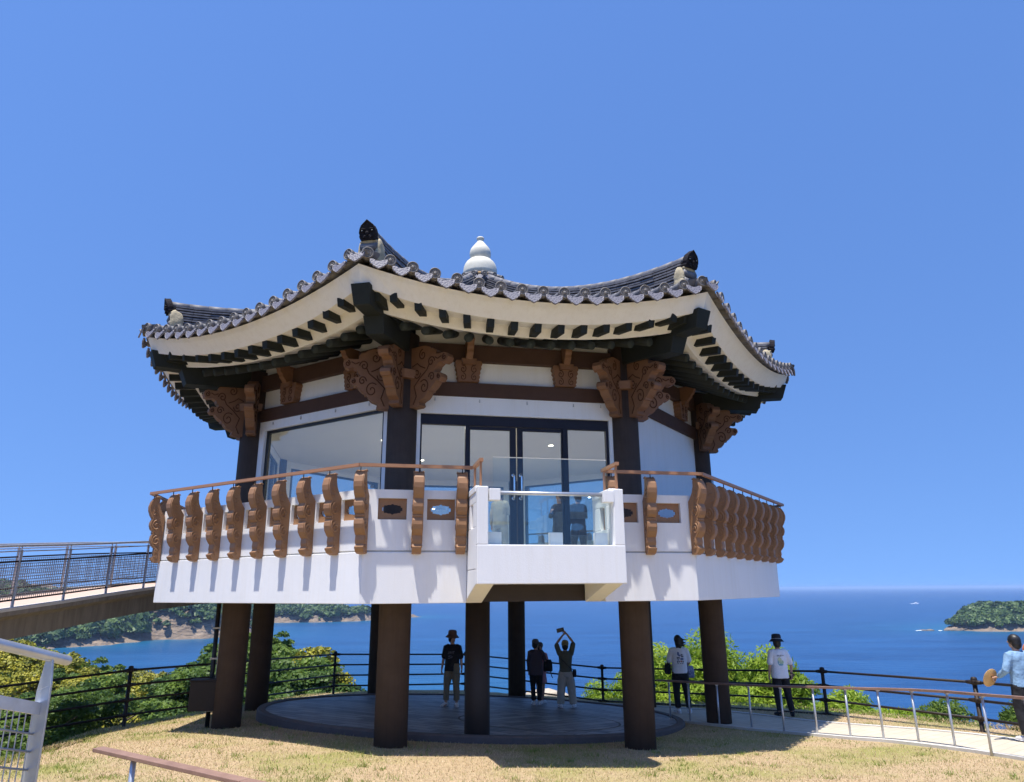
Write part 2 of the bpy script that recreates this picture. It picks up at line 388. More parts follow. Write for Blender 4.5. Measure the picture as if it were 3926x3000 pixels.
# thin rods and handrail
mb = MB()
for p, rz in spots:
    q_ = Vector(p) + Matrix.Rotation(rz, 4, 'Z') @ Vector((0, -.235, 0)); mb.tube([(q_.x, q_.y, 1.84), (q_.x, q_.y, 1.925)], .009, 6)
part(mb, 'rail_rods', M['black'])
RH = 7.726; AH = RH * C8
def bar(mb, a, b, w=.03, h=.026, ext=.0):
    a, b = Vector(a), Vector(b); d = (b - a).normalized(); a -= d * ext; b += d * ext
    s_ = d.cross(Vector((0, 0, 1))).normalized() * w if abs(d.z) < .9 else Vector((w, 0, 0)); u = Vector((0, 0, h)) if abs(d.z) < .9 else Vector((0, w, 0))
    mb.hexa([a - s_ - u, a + s_ - u, b + s_ - u, b - s_ - u, a - s_ + u, a + s_ + u, b + s_ + u, b - s_ + u])
hr = {-1: MB(), 1: MB()}
for k in range(-3, 5):
    if k == 0:
        for s_ in (-1, 1): mb = hr[s_]; bar(mb, pt(0, s_ * AH * T8, AH, 1.945), pt(0, s_ * 1.13, AH, 1.945)); bar(mb, pt(0, s_ * 1.105, AH + .03, 1.947), pt(0, s_ * 1.105, 7.92, 1.947)); [bar(mb, pt(0, s_ * 1.105, a, 1.55), pt(0, s_ * 1.105, a, 1.921), .017) for a in (7.25, 7.84)]
    elif k == -3:
        for s_ in (-1, 1): bar(hr[-s_], pt(k, s_ * AH * T8, AH, 1.945), pt(k, s_ * 1.2, AH, 1.945))
    else: bar(hr[-1 if k in (-1, -2) else 1], pt(k, -AH * T8, AH, 1.945), pt(k, AH * T8, AH, 1.945), ext=.012)
for s_ in (-1, 1): part(hr[s_], 'handrail', M['rail'])

# projecting look-out box on the front ------------------------------------
AFB = 7.95; W = 1.17
mb = MB()
mb.box(-W, W, -AFB, -AFB + .16, .08, .655)
mb.box(-W + .16, W - .16, -AFB + .16, -6.63, .30, .575)
for s_ in (-1, 1):
    o = lambda a, b: (min(s_ * a, s_ * b), max(s_ * a, s_ * b))
    x0, x1 = o(W, W - .17)
    mb.box(x0, x1, -AFB + .002, -AFB + .158, .6555, 1.53)                     # corner post
    mb.box(x0, x1, -AFB + .162, -6.88, .302, .93); mb.box(x0, x1, -AFB + .162, -6.88, 1.3, 1.46); mb.box(x0, x1, -AFB + .162, -AFB + .45, .93, 1.3); mb.box(x0, x1, -7.25, -6.88, .93, 1.3)
    x0b, x1b = o(W + .012, W - .182); mb.box(x0b, x1b, -AFB + .16, -6.89, 1.46, 1.56)
    # cantilever bracket with a slanted underside
    x0, x1 = o(W - .002, W - .285); y0, y1 = -AFB + .16, -6.645
    mb.hexa([(x0, -AFB + .163, .08), (x1, -AFB + .163, .08), (x1, y1, -.205), (x0, y1, -.205), (x0, -AFB + .163, .30), (x1, -AFB + .163, .30), (x1, y1, .30), (x0, y1, .30)])
part(mb, 'lookout_box', M['white'], bevel=.012)
mb = MB()
for s_ in (-1, 1): mb.box(*sorted((s_ * (W - .07), s_ * (W - .1))), -AFB + .452, -7.252, .932, 1.298)
part(mb, 'cutout_panel', M['tan'])
mb = MB(); mb.box(-.985, .985, -7.83, -7.815, .66, 1.46); o = part(mb, 'glass_barrier', M['clear'])
mb = MB(); mb.box(-.87, 1.03, -7.60, -7.585, .58, 2.045); o = part(mb, 'glass_barrier', M['clear'], label='taller clear glass pane behind the low one')
mb = MB(); mb.box(-.87, 1.03, -7.602, -7.583, 2.045, 2.057); part(mb, 'glass_edge', M['curb'])
mb = MB(); mb.tube([(-.98, -7.85, 1.445), (.98, -7.85, 1.445)], .03, 10); mb.box(-.985, .985, -7.86, -7.80, 1.46, 1.478); part(mb, 'glass_rail', M['steel'])
mb = MB()
for x in (-.9, .93): mb.box(x - .085, x + .085, -7.96, -7.78, 1.32, 1.50)
for x in (-.86, .12, .86): mb.box(x - .105, x + .105, -7.72, -7.62, .576, .86)
part(mb, 'glass_clamp', M['white'], bevel=.006)

# walls between the columns -------------------------------------------------
def fbox(mb, k, t0, t1, a0, a1, z0, z1, mi=0): mb.box(t0, t1, -a1, -a0, z0, z1, face_F(k), mi)
for k in range(-3, 5):
    mb = MB(); up = MB(); lo = MB()
    fbox(mb, k, -2.02, 2.02, 5.26, 5.36, 3.905, 4.35); fbox(mb, k, -2.02, 2.02, 5.26, 5.36, 4.685, 5.05)
    fbox(up, k, -2.1, 2.1, 5.2, 5.48, 4.345, 4.69); fbox(lo, k, -2.1, 2.1, 5.2, 5.46, 3.62, 3.91)
    if k in (1, 2): fbox(mb, k, -2.0, 2.0, 5.26, 5.38, .562, 3.625)
    part(mb, 'wall', M['white']); part(up, 'upper_beam', M['beam'], bevel=.008); part(lo, 'lower_beam', M['beam'], bevel=.008)
def window(k):
    mb = MB()
    fbox(mb, k, -1.99, 1.99, 5.27, 5.43, 3.42, 3.622)
    for s_ in (-1, 1): fbox(mb, k, *sorted((s_ * 1.99, s_ * 1.79)), 5.27, 5.43, .562, 3.42)
    fbox(mb, k, -1.79, 1.79, 5.27, 5.43, .562, .80)
    fr = part(mb, 'window_surround', M['white'], bevel=.006)
    mb = MB()
    fbox(mb, k, -1.788, 1.788, 5.30, 5.36, 3.36, 3.418); fbox(mb, k, -1.788, 1.788, 5.30, 5.36, .802, .86)
    for s_ in (-1, 1): fbox(mb, k, *sorted((s_ * 1.788, s_ * 1.70)), 5.30, 5.36, .86, 3.36)
    mb.build('window_frame', M['black'], fr)
    mb = MB(); fbox(mb, k, -1.70, 1.70, 5.325, 5.335, .86, 3.36); mb.build('window_pane', M['glass'], fr)
for k in (-1, -2, -3, 3, 4): window(k)
# entrance
mb = MB()
fbox(mb, 0, -2.0, 2.0, 5.27, 5.44, 3.27, 3.622)
for s_ in (-1, 1): fbox(mb, 0, *sorted((s_ * 2.0, s_ * 1.885)), 5.27, 5.44, .562, 3.27)
part(mb, 'door_surround', M['white'], bevel=.006)
mb = MB()
fbox(mb, 0, -1.883, 1.883, 5.28, 5.38, 3.07, 3.268)
for x0, x1 in ((-1.883, -1.85), (-1.015, -.93), (.93, 1.035), (1.83, 1.883)): fbox(mb, 0, x0, x1, 5.28, 5.38, .562, 3.07)
for x0, x1 in ((-1.85, -1.015), (1.035, 1.83)): fbox(mb, 0, x0, x1, 5.30, 5.36, .562, .66)
ent = part(mb, 'door_frame', M['navy'], bevel=.004)
for x0, x1 in ((-1.85, -1.015), (1.035, 1.83)): mb = MB(); fbox(mb, 0, x0, x1, 5.325, 5.335, .66, 3.07); mb.build('side_light', M['glass'], ent)
for s_ in (-1, 1):
    mb = MB(); a, b = (-.927, -.012) if s_ < 0 else (.012, .927)
    i0, i1 = (-.915, -.135) if s_ < 0 else (.125, .90)
    fbox(mb, 0, a, b, 5.30, 5.35, 3.0, 3.06); fbox(mb, 0, a, b, 5.30, 5.35, .565, .68)
    fbox(mb, 0, a, i0, 5.30, 5.35, .68, 3.0); fbox(mb, 0, i1, b, 5.30, 5.35, .68, 3.0)
    dr = part(mb, 'door', M['navy'], bevel=.004)
    mb = MB(); fbox(mb, 0, i0, i1, 5.32, 5.33, .68, 3.0); mb.build('door_pane', M['glass'], dr)
    mb = MB(); x = s_ * .072
    mb.tube([(x, -5.35, 2.12), (x, -5.44, 2.13), (x, -5.45, 2.08), (x, -5.45, 1.72), (x, -5.44, 1.67), (x, -5.35, 1.68)], .018, 10)
    for z in (1.68, 2.12): mb.lathe([(.04, 0), (.035, .015)], 16, Matrix.Translation((x, -5.352, z)) @ Matrix.Rotation(PI / 2, 4, 'X'))
    mb.build('door_handle', M['chrome'], dr)
mb = MB()
for k, xs, z in ((0, (-1.62, -.75, .2, 1.15, 1.72), 3.56), (-1, (-1.5, -.6, .45, 1.4), 3.56)):
    for x in xs:
        p = pt(k, x, 5.45, z); mb.ell(p, (.012, .012, .02), 8, 6); mb.ell(p - Vector((0, 0, .03)), (.016, .016, .016), 8, 6)
part(mb, 'eye_bolt', M['steel'])
# inside
mb = MB(); o8 = [(5.25 / C8 * math.cos(fA(k) + PI / 8), 5.25 / C8 * math.sin(fA(k) + PI / 8)) for k in range(8)]
mb.add([(x, y, 3.60) for x, y in o8] + [(x, y, 3.72) for x, y in o8], [tuple(range(7, -1, -1)), tuple(range(8, 16))] + [(i, (i + 1) % 8, 8 + (i + 1) % 8, 8 + i) for i in range(8)])
ceil = part(mb, 'ceiling', M['beige'])
mb = MB()
for x, y in [(-1.787, 15.364), (-.155, 15.702), (-3.2, 17.2), (1.0, 18.0), (-2.6, 20.0), (.2, 20.6)]:
    l = to_local(x, y); mb.lathe([(.055, 3.585), (.06, 3.598)], 16, Matrix.Translation((l[0], l[1], 0)))
mb.build('downlight', M['lamp'], ceil)
for i_, (x, y) in enumerate([(-1.787, 15.364), (-.155, 15.702), (-3.2, 17.2), (1.0, 18.0), (-2.6, 20.0), (.2, 20.6)]):
    l = bpy.data.lights.new('downlight_lamp', 'AREA'); l.shape = 'DISK'; l.size = .11; l.energy = 22; l.color = (1, .93, .82)
    lo_ = bpy.data.objects.new('downlight_lamp', l); COL.objects.link(lo_); lo_.location = (x, y, 3.57)

# carved wing brackets at every column --------------------------------------
fin = [(0.2, 3.30), (0.45, 3.30), (.50, 3.325), (.485, 3.365), (.475, 3.395), (.52, 3.42), (.60, 3.45), (.655, 3.51), (.685, 3.565), (.725, 3.565), (.735, 3.60), (.80, 3.64), (.855, 3.70), (.885, 3.745), (.955, 3.735), (1.005, 3.79), (1.0, 3.85), (.955, 3.893), (.87, 3.90), (.82, 3.92),
       (.83, 3.955), (.865, 3.99), (.885, 4.04), (.96, 4.09), (1.04, 4.065), (1.115, 4.09), (1.15, 4.165), (1.125, 4.235), (1.06, 4.262), (.95, 4.255), (.86, 4.265), (.86, 4.33), (.82, 4.38), (.75, 4.395), (.70, 4.44), (.60, 4.475), (.50, 4.48), (.2, 4.48)]
mb = MB()
XF = Matrix(((1, 0, 0, 0), (0, 1, 0, 0), (0, 0, 1, 0), (0, 0, 0, 1)))
mb.prism(fin, -.095, .095)
for sd in (-1, 1):
    y = sd * .096
    for cx_, cz, r0, a0, sg in ((.60, 3.66, .12, PI * .75, -1), (.78, 3.83, .075, PI, -1), (1.07, 4.165, .05, PI / 2, 1), (.945, 3.815, .04, PI / 2, 1), (.76, 4.13, .085, 0, 1), (.55, 4.30, .09, PI / 2, 1), (.42, 3.95, .09, 0, -1)):
        mb.tube([(x, y, z) for x, z in spiral(cx_, cz, r0, 1.4, a0, sg)], .012, 5, mi=1)
    for ln in (((.35, 3.35), (.42, 3.5), (.36, 3.7), (.5, 3.85), (.66, 3.98), (.72, 4.1)), ((.3, 4.1), (.42, 4.15), (.5, 4.08), (.62, 4.02)), ((.85, 4.2), (.92, 4.16), (1.0, 4.2))):
        mb.tube([(x, y, z) for x, z in ln], .012, 5, mi=1)
first = None
for k in range(8):
    c = vx(k, RC, -Z0); a = fA(k) + PI / 8
    for da in (-R(67.5), 0, R(67.5)):
        if first is None: first = mb.build('wing_bracket', [M['wing'], M['carve']], pav, c, a + da, bevel=.014)
        else: again(first, pav, c, a + da)
mb = MB(); out = [(.40 * math.cos(a), .40 * math.sin(a)) for a in [R(x) for x in (-95, -65, -22, 22, 65, 95)]] + [(0, .33), (0, -.33)]
n = len(out)
mb.add([(x, y, 3.86) for x, y in out] + [(x * 1.08, y * 1.08, 4.03) for x, y in out], [tuple(range(n - 1, -1, -1)), tuple(range(n, 2 * n))] + [(i, (i + 1) % n, n + (i + 1) % n, n + i) for i in range(n)])
first = None
for k in range(8):
    c = vx(k, RC, -Z0)
    if first is None: first = mb.build('bracket_collar', M['wing'], pav, c, fA(k) + PI / 8, bevel=.012)
    else: again(first, pav, c, fA(k) + PI / 8)
# small carved panels between the beams with a nosing above
half = [(.19, 3.915), (.215, 3.93), (.20, 3.96), (.225, 4.0), (.215, 4.05), (.235, 4.09), (.225, 4.14), (.255, 4.18), (.245, 4.23), (.27, 4.27), (.262, 4.32), (.235, 4.343)]
out = [(-x, z) for x, z in half[::-1]] + half
out = out[::-1]
mb = MB(); mb.prism(out, -.16, .02)
for sx in (-1, 1):
    for cz, r0 in ((4.0, .08), (4.16, .085), (4.27, .06)): mb.tube([(sx * x, -.162, z) for x, z in spiral(.11, cz, r0 * .8, 1.3, PI / 2)], .009, 5, mi=1)
mb.prism([(-.13, 4.25), (.13, 4.25), (.15, 4.36), (-.15, 4.36)], -.24, -.12)
NF = Matrix(((0, 1, 0, 0), (-1, 0, 0, 0), (0, 0, 1, 0), (0, 0, 0, 1)))
mb.prism([(.05, 4.345), (.26, 4.345), (.30, 4.40), (.36, 4.45), (.37, 4.50), (.43, 4.55), (.44, 4.60), (.50, 4.66), (.50, 4.70), (.44, 4.72), (.05, 4.72)], -.065, .065, NF)
first = None
for k in range(8):
    for t in (-.985, .985):
        p = pt(k, t, 5.38, -Z0)
        if first is None: first = mb.build('carved_bracket', [M['wing'], M['carve']], pav, p, fA(k) + PI / 2, bevel=.01)
        else: again(first, pav, p, fA(k) + PI / 2)

# eaves ------------------------------------------------------------------------
mb = MB(); NQ = 24
for k in range(8):
    vs = []
    for i in range(NQ + 1):
        q = -1 + 2 * i / NQ; q2 = q * q; q4 = q2 * q2
        for ap, z in ((7.58, 4.80 + .45 * q2), (7.52 + .03 * q4, 4.72 + .45 * q2), (7.30 + .15 * q4, 4.515 + .405 * q2), (6.93 + .12 * q4, 4.57 + .37 * q2), (6.80 + .1 * q4, 4.415 + .29 * q2), (5.30, 4.99 + .02 * q2), (5.30, 5.2)):
            vs.append(pt(k, q * ap * T8, ap, z))
    fs = [(i * 7 + j, i * 7 + j + 1, (i + 1) * 7 + j + 1, (i + 1) * 7 + j) for i in range(NQ) for j in range(6)]
    mb.add(vs, fs)
part(mb, 'eaves', M['cream'])
# rafters, every one laid out like the ribs of a fan
fly = MB(); fly.hexa([(-.06, .03, -.075), (.06, .03, -.075), (.065, .48, -.012), (-.065, .48, -.012), (-.065, 0, .075), (.065, 0, .075), (.065, .48, .125), (-.065, .48, .125)])
rnd = MB(); rnd.tube([(0, 0, 0), (0, 1.46, .56)], .079, 18); rnd.mi[-2] = 1; M['rafter_end'] = mat('rafter_end_paint', (.034, .040, .033), .7, spec=.2)
fly_back = MB(); first_f = first_r = None
backf = MB(); backr = MB()
for k in range(-3, 5):
    for i in range(-6, 7):
        for kind in ('f', 'r'):
            ap, sp, zb, rise, lim = (7.28, .425, 4.44, .33, 2.55) if kind == 'f' else (6.70, .388, 4.335, .185, 2.32)
            t = i * sp; z = zb + rise * (t / lim) ** 2
            a2 = ap + (.12 * (abs(i) / 6) ** 4 if kind == 'f' else 0)
            p = pt(k, t, a2, z - Z0); rz = math.atan2(p.y, p.x) + PI / 2
            if k in VIS:
                if kind == 'f':
                    if first_f is None: first_f = fly.build('flying_rafter', M['rafter'], pav, p, rz, bevel=.006)
                    else: again(first_f, pav, p, rz)
                else:
                    if first_r is None: first_r = rnd.build('round_rafter', [M['rafter'], M['rafter_end']], pav, p, rz)
                    else: again(first_r, pav, p, rz)
            else:
                T = Matrix.Translation(p) @ Matrix.Rotation(rz, 4, 'Z'); src, dst = (fly, backf) if kind == 'f' else (rnd, backr)
                dst.add([T @ Vector(v) + Vector((0, 0, Z0)) for v in src.v], src.f)
o = part(backf, 'flying_rafter', M['rafter']); o['kind'] = 'stuff'
o = part(backr, 'round_rafter', M['rafter']); o['kind'] = 'stuff'
cu = MB(); cl = MB()
cu.hexa([(-.15, -7.99, 4.60), (.15, -7.99, 4.60), (.15, -6.6, 4.60), (-.15, -6.6, 4.60), (-.17, -8.11, 4.945), (.17, -8.11, 4.945), (.17, -6.6, 4.93), (-.17, -6.6, 4.93)])
cu.hexa([(-.24, -7.80, 4.72), (.24, -7.80, 4.72), (.24, -6.6, 4.70), (-.24, -6.6, 4.70), (-.24, -7.86, 4.90), (.24, -7.86, 4.90), (.24, -6.6, 4.90), (-.24, -6.6, 4.90)])
cl.hexa([(-.17, -7.36, 4.30), (.17, -7.36, 4.30), (.17, -5.3, 4.48), (-.17, -5.3, 4.48), (-.19, -7.49, 4.62), (.19, -7.49, 4.62), (.19, -5.3, 4.95), (-.19, -5.3, 4.95)])
fu = fl_ = None
for k in range(8):
    rz = fA(k) + PI / 8 + PI / 2
    if fu is None: fu = cu.build('corner_rafter', M['rafter'], pav, UP, rz, bevel=.012); fl_ = cl.build('corner_rafter', M['rafter'], pav, UP, rz, bevel=.012)
    else: again(fu, pav, UP, rz); again(fl_, pav, UP, rz)

# roof -----------------------------------------------------------------------------
def ridge_z(r):
    u = 8 - r
    return 6.12 + .04 * u + .0396 * u * u
def zs(ap, q):
    r = ap / C8; u = 8 - r
    return ridge_z(r) - .70 + .34 * u / 7.5 - .50 * (ap / 7.6) ** 2 * (1 - q * q)
ES = .375
mb = MB()
for k in range(8):
    vs = []; NT = 68; NR = 16
    aps = np.linspace(7.64, .55, NR + 1)
    for ap in aps:
        for i in range(NT + 1):
            q = -1 + 2 * i / NT; t = q * ap * T8
            rip = .05 * (.5 - .5 * math.cos(2 * PI * t / ES)) if ap > 1.2 else 0
            vs.append(pt(k, t, ap, zs(ap, q) - rip))
    mb.add(vs, [(r_ * (NT + 1) + i, r_ * (NT + 1) + i + 1, (r_ + 1) * (NT + 1) + i + 1, (r_ + 1) * (NT + 1) + i) for r_ in range(NR) for i in range(NT)], smooth=True)
    for i in range(-8, 9):                                                   # rows of round cover tiles, laid in steps
        t = i * ES; hi = max(abs(t) / T8 + .05, .8); pts = []; rr = []
        n = max(2, int((7.6 - hi) / .36)); edges = np.linspace(7.66, hi, n + 1)
        for a, b in zip(edges[:-1], edges[1:]):
            for ap, r_ in ((a, .092), (b + .012, .083)):
                pts.append(pt(k, t, ap, zs(ap, min(1, abs(t) / (ap * T8))) + .05)); rr.append(r_)
        mb.tube(pts, rr, 10)
    for i in range(-9, 9):                                                   # curled mouth of every trough tile
        t = (i + .5) * ES
        if abs(t) > 3.2: t = math.copysign(3.13, t)
        q = min(1, abs(t) / (7.6 * T8)); z = zs(7.6, q)
        arc = [(.165 * math.sin(a), -.115 * math.cos(a) + .055) for a in np.linspace(-1.35, 1.35, 9)]
        vs = []
        for dy, dz in ((7.66, 0), (7.30, .04)):
            vs += [pt(k, t + x, dy, z + h + dz) for x, h in arc] + [pt(k, t + x * .93, dy, z + h + .022 + dz) for x, h in arc]
        m = len(arc)
        mb.add(vs, [(j, j + 1, 2 * m + j + 1, 2 * m + j) for j in range(m - 1)] + [(m + j + 1, m + j, 3 * m + j, 3 * m + j + 1) for j in range(m - 1)] + [(j + 1, j, m + j, m + j + 1) for j in range(m - 1)], smooth=True)
roof = part(mb, 'tiled_roof', M['tile'])
# round end tiles and drip tiles
we = MB(); FD = Matrix.Rotation(PI / 2, 4, 'X')
we.lathe([(.098, -.05), (.101, .0), (.100, .022), (.088, .026), (.083, .012), (.062, .010), (.058, .018), (.05, .018), (.047, .010), (.03, .010), (.024, .028), (.008, .032)], 28, FD)
for i in range(8):
    a = 2 * PI * i / 8; we.ell((.040 * math.cos(a), .040 * math.sin(a), .010), (.013, .009, .012), 8, 5, F=FD)
for i in range(20):
    a = 2 * PI * i / 20; we.ell((.0725 * math.cos(a), .0725 * math.sin(a), .011), (.006, .006, .008), 6, 4, F=FD)
dp = MB()
bot = [(-.162, .03), (-.158, -.03), (-.138, -.062), (-.118, -.066), (-.098, -.098), (-.068, -.104), (-.042, -.128), (0, -.146), (.042, -.128), (.068, -.104), (.098, -.098), (.118, -.066), (.138, -.062), (.158, -.03), (.162, .03)]
top = [(.10, .032), (.055, .006), (0, -.004), (-.055, .006), (-.10, .032)]
bot = [(x * .92, z * 1.12 - .012) for x, z in bot]; top = [(x * .92, z * 1.12 - .01) for x, z in top]
dp.prism(bot + top, -.012, .012, Matrix.Rotation(R(-14), 4, 'X'))
dp.tube([Matrix.Rotation(R(-14), 4, 'X') @ Vector((x * .93, -.014, z * .93 - .004)) for x, z in bot], .007, 5)
fw = fd = None; bw = MB(); bd = MB()
for k in range(-3, 5):
    items = [('w', i * ES) for i in range(-8, 9)] + [('d', (i + .5) * ES) for i in range(-8, 8)] + [('c', 3.14)]
    for kind, t in items:
        q = min(1, abs(t) / (7.6 * T8)); z = zs(7.6, q)
        rz = fA(k) + PI / 2
        if kind == 'w': p = pt(k, t, 7.685, z + .05)
        elif kind == 'd': p = pt(k, t, 7.70, z - .03)
        else: p = vx(k, 7.67 / C8 + .02, z - .03); rz += PI / 8
        src = we if kind == 'w' else dp
        if k in (-1, 0, 1) or (k == -2 and kind == 'c'):
            if kind == 'w':
                if fw is None: fw = we.build('round_end_tile', M['tile_end'], roof, p, rz)
                else: again(fw, roof, p, rz)
            else:
                if fd is None: fd = dp.build('drip_tile', M['drip'], roof, p, rz)
                else: again(fd, roof, p, rz)
        else:
            T = Matrix.Translation(p) @ Matrix.Rotation(rz, 4, 'Z'); (bw if kind == 'w' else bd).add([T @ Vector(v) for v in src.v], src.f)
o = bw.build('round_end_tile', M['tile_end'], roof); o['kind'] = 'stuff'
o = bd.build('drip_tile', M['drip'], roof); o['kind'] = 'stuff'
# hip ridges: stacked flat tiles under a row of round ones
rnd_ = random.Random(3)
def ridge_mesh():
    mb = MB()
    for j in range(8):
        r_ = 7.74
        while r_ > .8:
            L_ = .36 + rnd_.uniform(-.02, .02); r2 = max(r_ - L_, .7); w = .125 + .012 * (j % 2) + .006 * j + rnd_.uniform(-.006, .006)
            dz = -.13 - .062 * j; jz = rnd_.uniform(-.004, .004); h = .034
            za, zb_ = ridge_z(r_) + dz + jz, ridge_z(r2) + dz - jz
            mb.hexa([(-w, -r_, za), (w, -r_, za), (w, -r2 - .008, zb_), (-w, -r2 - .008, zb_), (-w, -r_, za + h), (w, -r_, za + h), (w, -r2 - .008, zb_ + h), (-w, -r2 - .008, zb_ + h)], mi=0)
            r_ = r2
    r_ = 7.74
    while r_ > .8:                                                          # dark mortar core
        r2 = max(r_ - .4, .7); za, zb_ = ridge_z(r_), ridge_z(r2)
        mb.hexa([(-.10, -r_, za - .72), (.10, -r_, za - .72), (.10, -r2, zb_ - .72), (-.10, -r2, zb_ - .72), (-.10, -r_, za - .09), (.10, -r_, za - .09), (.10, -r2, zb_ - .09), (-.10, -r2, zb_ - .09)], mi=1)
        r_ = r2
    r_ = 7.85
    while r_ > .85:
        r2 = r_ - .40; mb.tube([(0, -r_, ridge_z(r_) - .075), (0, -r2 - .012, ridge_z(r2) - .075)], [.098, .088], 12, mi=2); r_ = r2
    return mb
rm = ridge_mesh(); fr = None
orn = MB()
AF = Matrix.Translation((0, -7.83, 5.86)) @ Matrix.Rotation(R(12), 4, 'X')
arch = [(x * .86, z * .98) for x, z in [(-.15, 0), (.15, 0), (.175, .05), (.165, .09), (.18, .13), (.165, .2), (.13, .265), (.07, .31), (0, .365), (-.07, .31), (-.13, .265), (-.165, .2), (-.18, .13), (-.165, .09), (-.175, .05)]]
orn.prism(arch, -.06, .05, AF)
orn.tube([AF @ Vector((x * .93, -.062, z * .96 + .01)) for x, z in arch[2:]], .014, 6)
for s_ in (-1, 1):
    orn.ell((s_ * .075, -.075, .19), (.05, .02, .018), 8, 6, F=AF); orn.ell((s_ * .07, -.07, .155), (.026, .022, .018), 8, 6, F=AF)
    orn.ell((s_ * .05, -.07, .06), (.05, .025, .03), 8, 6, F=AF)
orn.ell((0, -.08, .11), (.035, .035, .045), 8, 6, F=AF)
for x in (-.06, 0, .06): orn.ell((x, -.085, .04), (.014, .014, .02), 6, 5, F=AF)
eye = MB()
for s_ in (-1, 1): eye.ell((s_ * .09, -.080, .165), (.017, .010, .008), 8, 5, F=AF)
mor = MB()
def lump(mb, c, r, seed):
    o_ = len(mb.v); mb.ell(c, r, 16, 11)
    for i in range(o_, len(mb.v)):
        v = Vector(mb.v[i]); d_ = v - Vector(c); v += d_ * .28 * noise.noise(v * 7 + Vector((seed, 0, 0))); mb.v[i] = tuple(v)
for s_ in (-1, 1): lump(mor, (s_ * .165, -7.71, 5.67), (.070, .135, .235), 1 + s_); lump(mor, (s_ * .172, -7.70, 5.56), (.062, .125, .13), 5 + s_)
lump(mor, (0, -7.81, 5.85), (.165, .055, .05), 9)
cap = MB()
cap.tube([(-.155, -7.79, 5.755), (.155, -7.79, 5.755)], .075, 14); cap.tube([(-.155, -7.785, 5.59), (.155, -7.785, 5.59)], .085, 14)
firsts = None
for k in range(8):
    rz = fA(k) + PI / 8 + PI / 2
    if firsts is None:
        firsts = (rm.build('hip_ridge', [M['layer'], M['ornament'], M['tile']], roof, (0, 0, 0), rz), orn.build('goblin_face_tile', M['ornament'], roof, (0, 0, 0), rz),
                  mor.build('mortar_cheek', M['mortar'], roof, (0, 0, 0), rz), cap.build('ridge_cap_tile', M['tile'], roof, (0, 0, 0), rz), eye.build('goblin_eyes', M['finial'], roof, (0, 0, 0), rz))
    else:
        for f_ in firsts: again(f_, roof, (0, 0, 0), rz)
# crown of small tiles and stone finial
mb = MB(); mb.lathe([(.70, 7.9), (.68, 8.15), (.66, 8.37), (.46, 8.66)], 32, Matrix.Translation((.1, 0, 0))); mb.build('crown_roof', M['tile'], roof)
tw = MB()
for i in range(16):
    a = 2 * PI * i / 16; d = Vector((math.cos(a), math.sin(a), 0)); tw.tube([d * .76 + Vector((.1, 0, 8.52)), d * .42 + Vector((.1, 0, 8.71))], [.066, .058], 10)
    for lv, (rad, z) in enumerate(((.74, 8.35), (.76, 8.22))):
        a2 = a + PI / 16 * (1 if lv == 0 else 0); d2 = Vector((math.cos(a2), math.sin(a2), 0))
        tw.tube([d2 * (rad + .02) + Vector((.1, 0, z)), d2 * .46 + Vector((.1, 0, z + .16))], [.085, .07], 10, flat=.45)
tw.build('crown_cover_tile', M['tile'], roof)
for i in range(16):
    a = 2 * PI * i / 16
    for src, nm, ang, rad, z, sc_ in ((fw, 'w', a, .78, 8.515, .72), (fd, 'd', a + PI / 16, .765, 8.45, .84)):
        c = again(src, roof, (.1 + rad * math.cos(ang), rad * math.sin(ang), z), ang + PI / 2); c.scale = (sc_,) * 3
fp = [(.40, 8.86), (.42, 8.92)]
mb = MB(); mb.lathe([(.47, 8.62), (.49, 8.64), (.49, 8.70), (.46, 8.715)], 36, Matrix.Translation((.1, 0, 0))); mb.build('finial_band', M['band'], roof)
fp = [(270, 532), (272, 500), (270, 475), (262, 455), (245, 435), (222, 420), (195, 410), (185, 404), (150, 402), (146, 397), (150, 392), (158, 385), (168, 370), (172, 352), (168, 335), (155, 318), (135, 305), (112, 292), (90, 280), (72, 270), (58, 262), (50, 256), (48, 250), (54, 243), (62, 237), (60, 230), (48, 224), (20, 222)]
mb = MB(); mb.lathe([(w_ * .00181, 10.025 - (y_ - 222) * .00424) for w_, y_ in fp], 44, Matrix.Translation((.1, 0, 0))); mb.build('stone_finial', M['finial'], roof)
# ------------------------------------------------------------------ ground
POLY = [(-9.0, -15), (-7.9, 8), (-7.75, 12), (-8.1, 14.5), (-9.4, 18.4), (-6.4, 25.9), (-1.7, 27.9), (3.1, 25.1), (6.2, 22.9), (8.3, 19.3), (9.7, 15.2), (10.4, 10.8), (11, -15)]
def poly_dist(x, y):
    """signed distance to the hilltop outline, positive outside (numpy)"""
    x = np.asarray(x, float); y = np.asarray(y, float); best = np.full(x.shape, 1e9); ins = np.zeros(x.shape, bool)
    n = len(POLY)
    for i in range(n):
        ax, ay = POLY[i]; bx, by = POLY[(i + 1) % n]
        t = np.clip(((x - ax) * (bx - ax) + (y - ay) * (by - ay)) / ((bx - ax) ** 2 + (by - ay) ** 2), 0, 1)
        best = np.minimum(best, np.hypot(x - ax - t * (bx - ax), y - ay - t * (by - ay)))
        c = ((ay > y) != (by > y)) & (x < (bx - ax) * (y - ay) / (by - ay + 1e-12) + ax); ins ^= c
    return np.where(ins, -best, best)
def lawn_z(x, y):
    x = np.asarray(x, float); y = np.asarray(y, float); yc = np.clip(y, 2, 30)
    return -2.62 - .067 * (yc - 13.8) - .04 * (np.minimum(x, 2.5) + 1) - .012 * np.clip(-x - 3, 0, 12) ** 2 + .03 * np.clip(x - 5, 0, 8)
SKY_U = [-1.6, -.9, -.72, -.66, -.60, -.54, -.48, -.435, -.39, -.345, -.31, -.28, -.235, -.19]
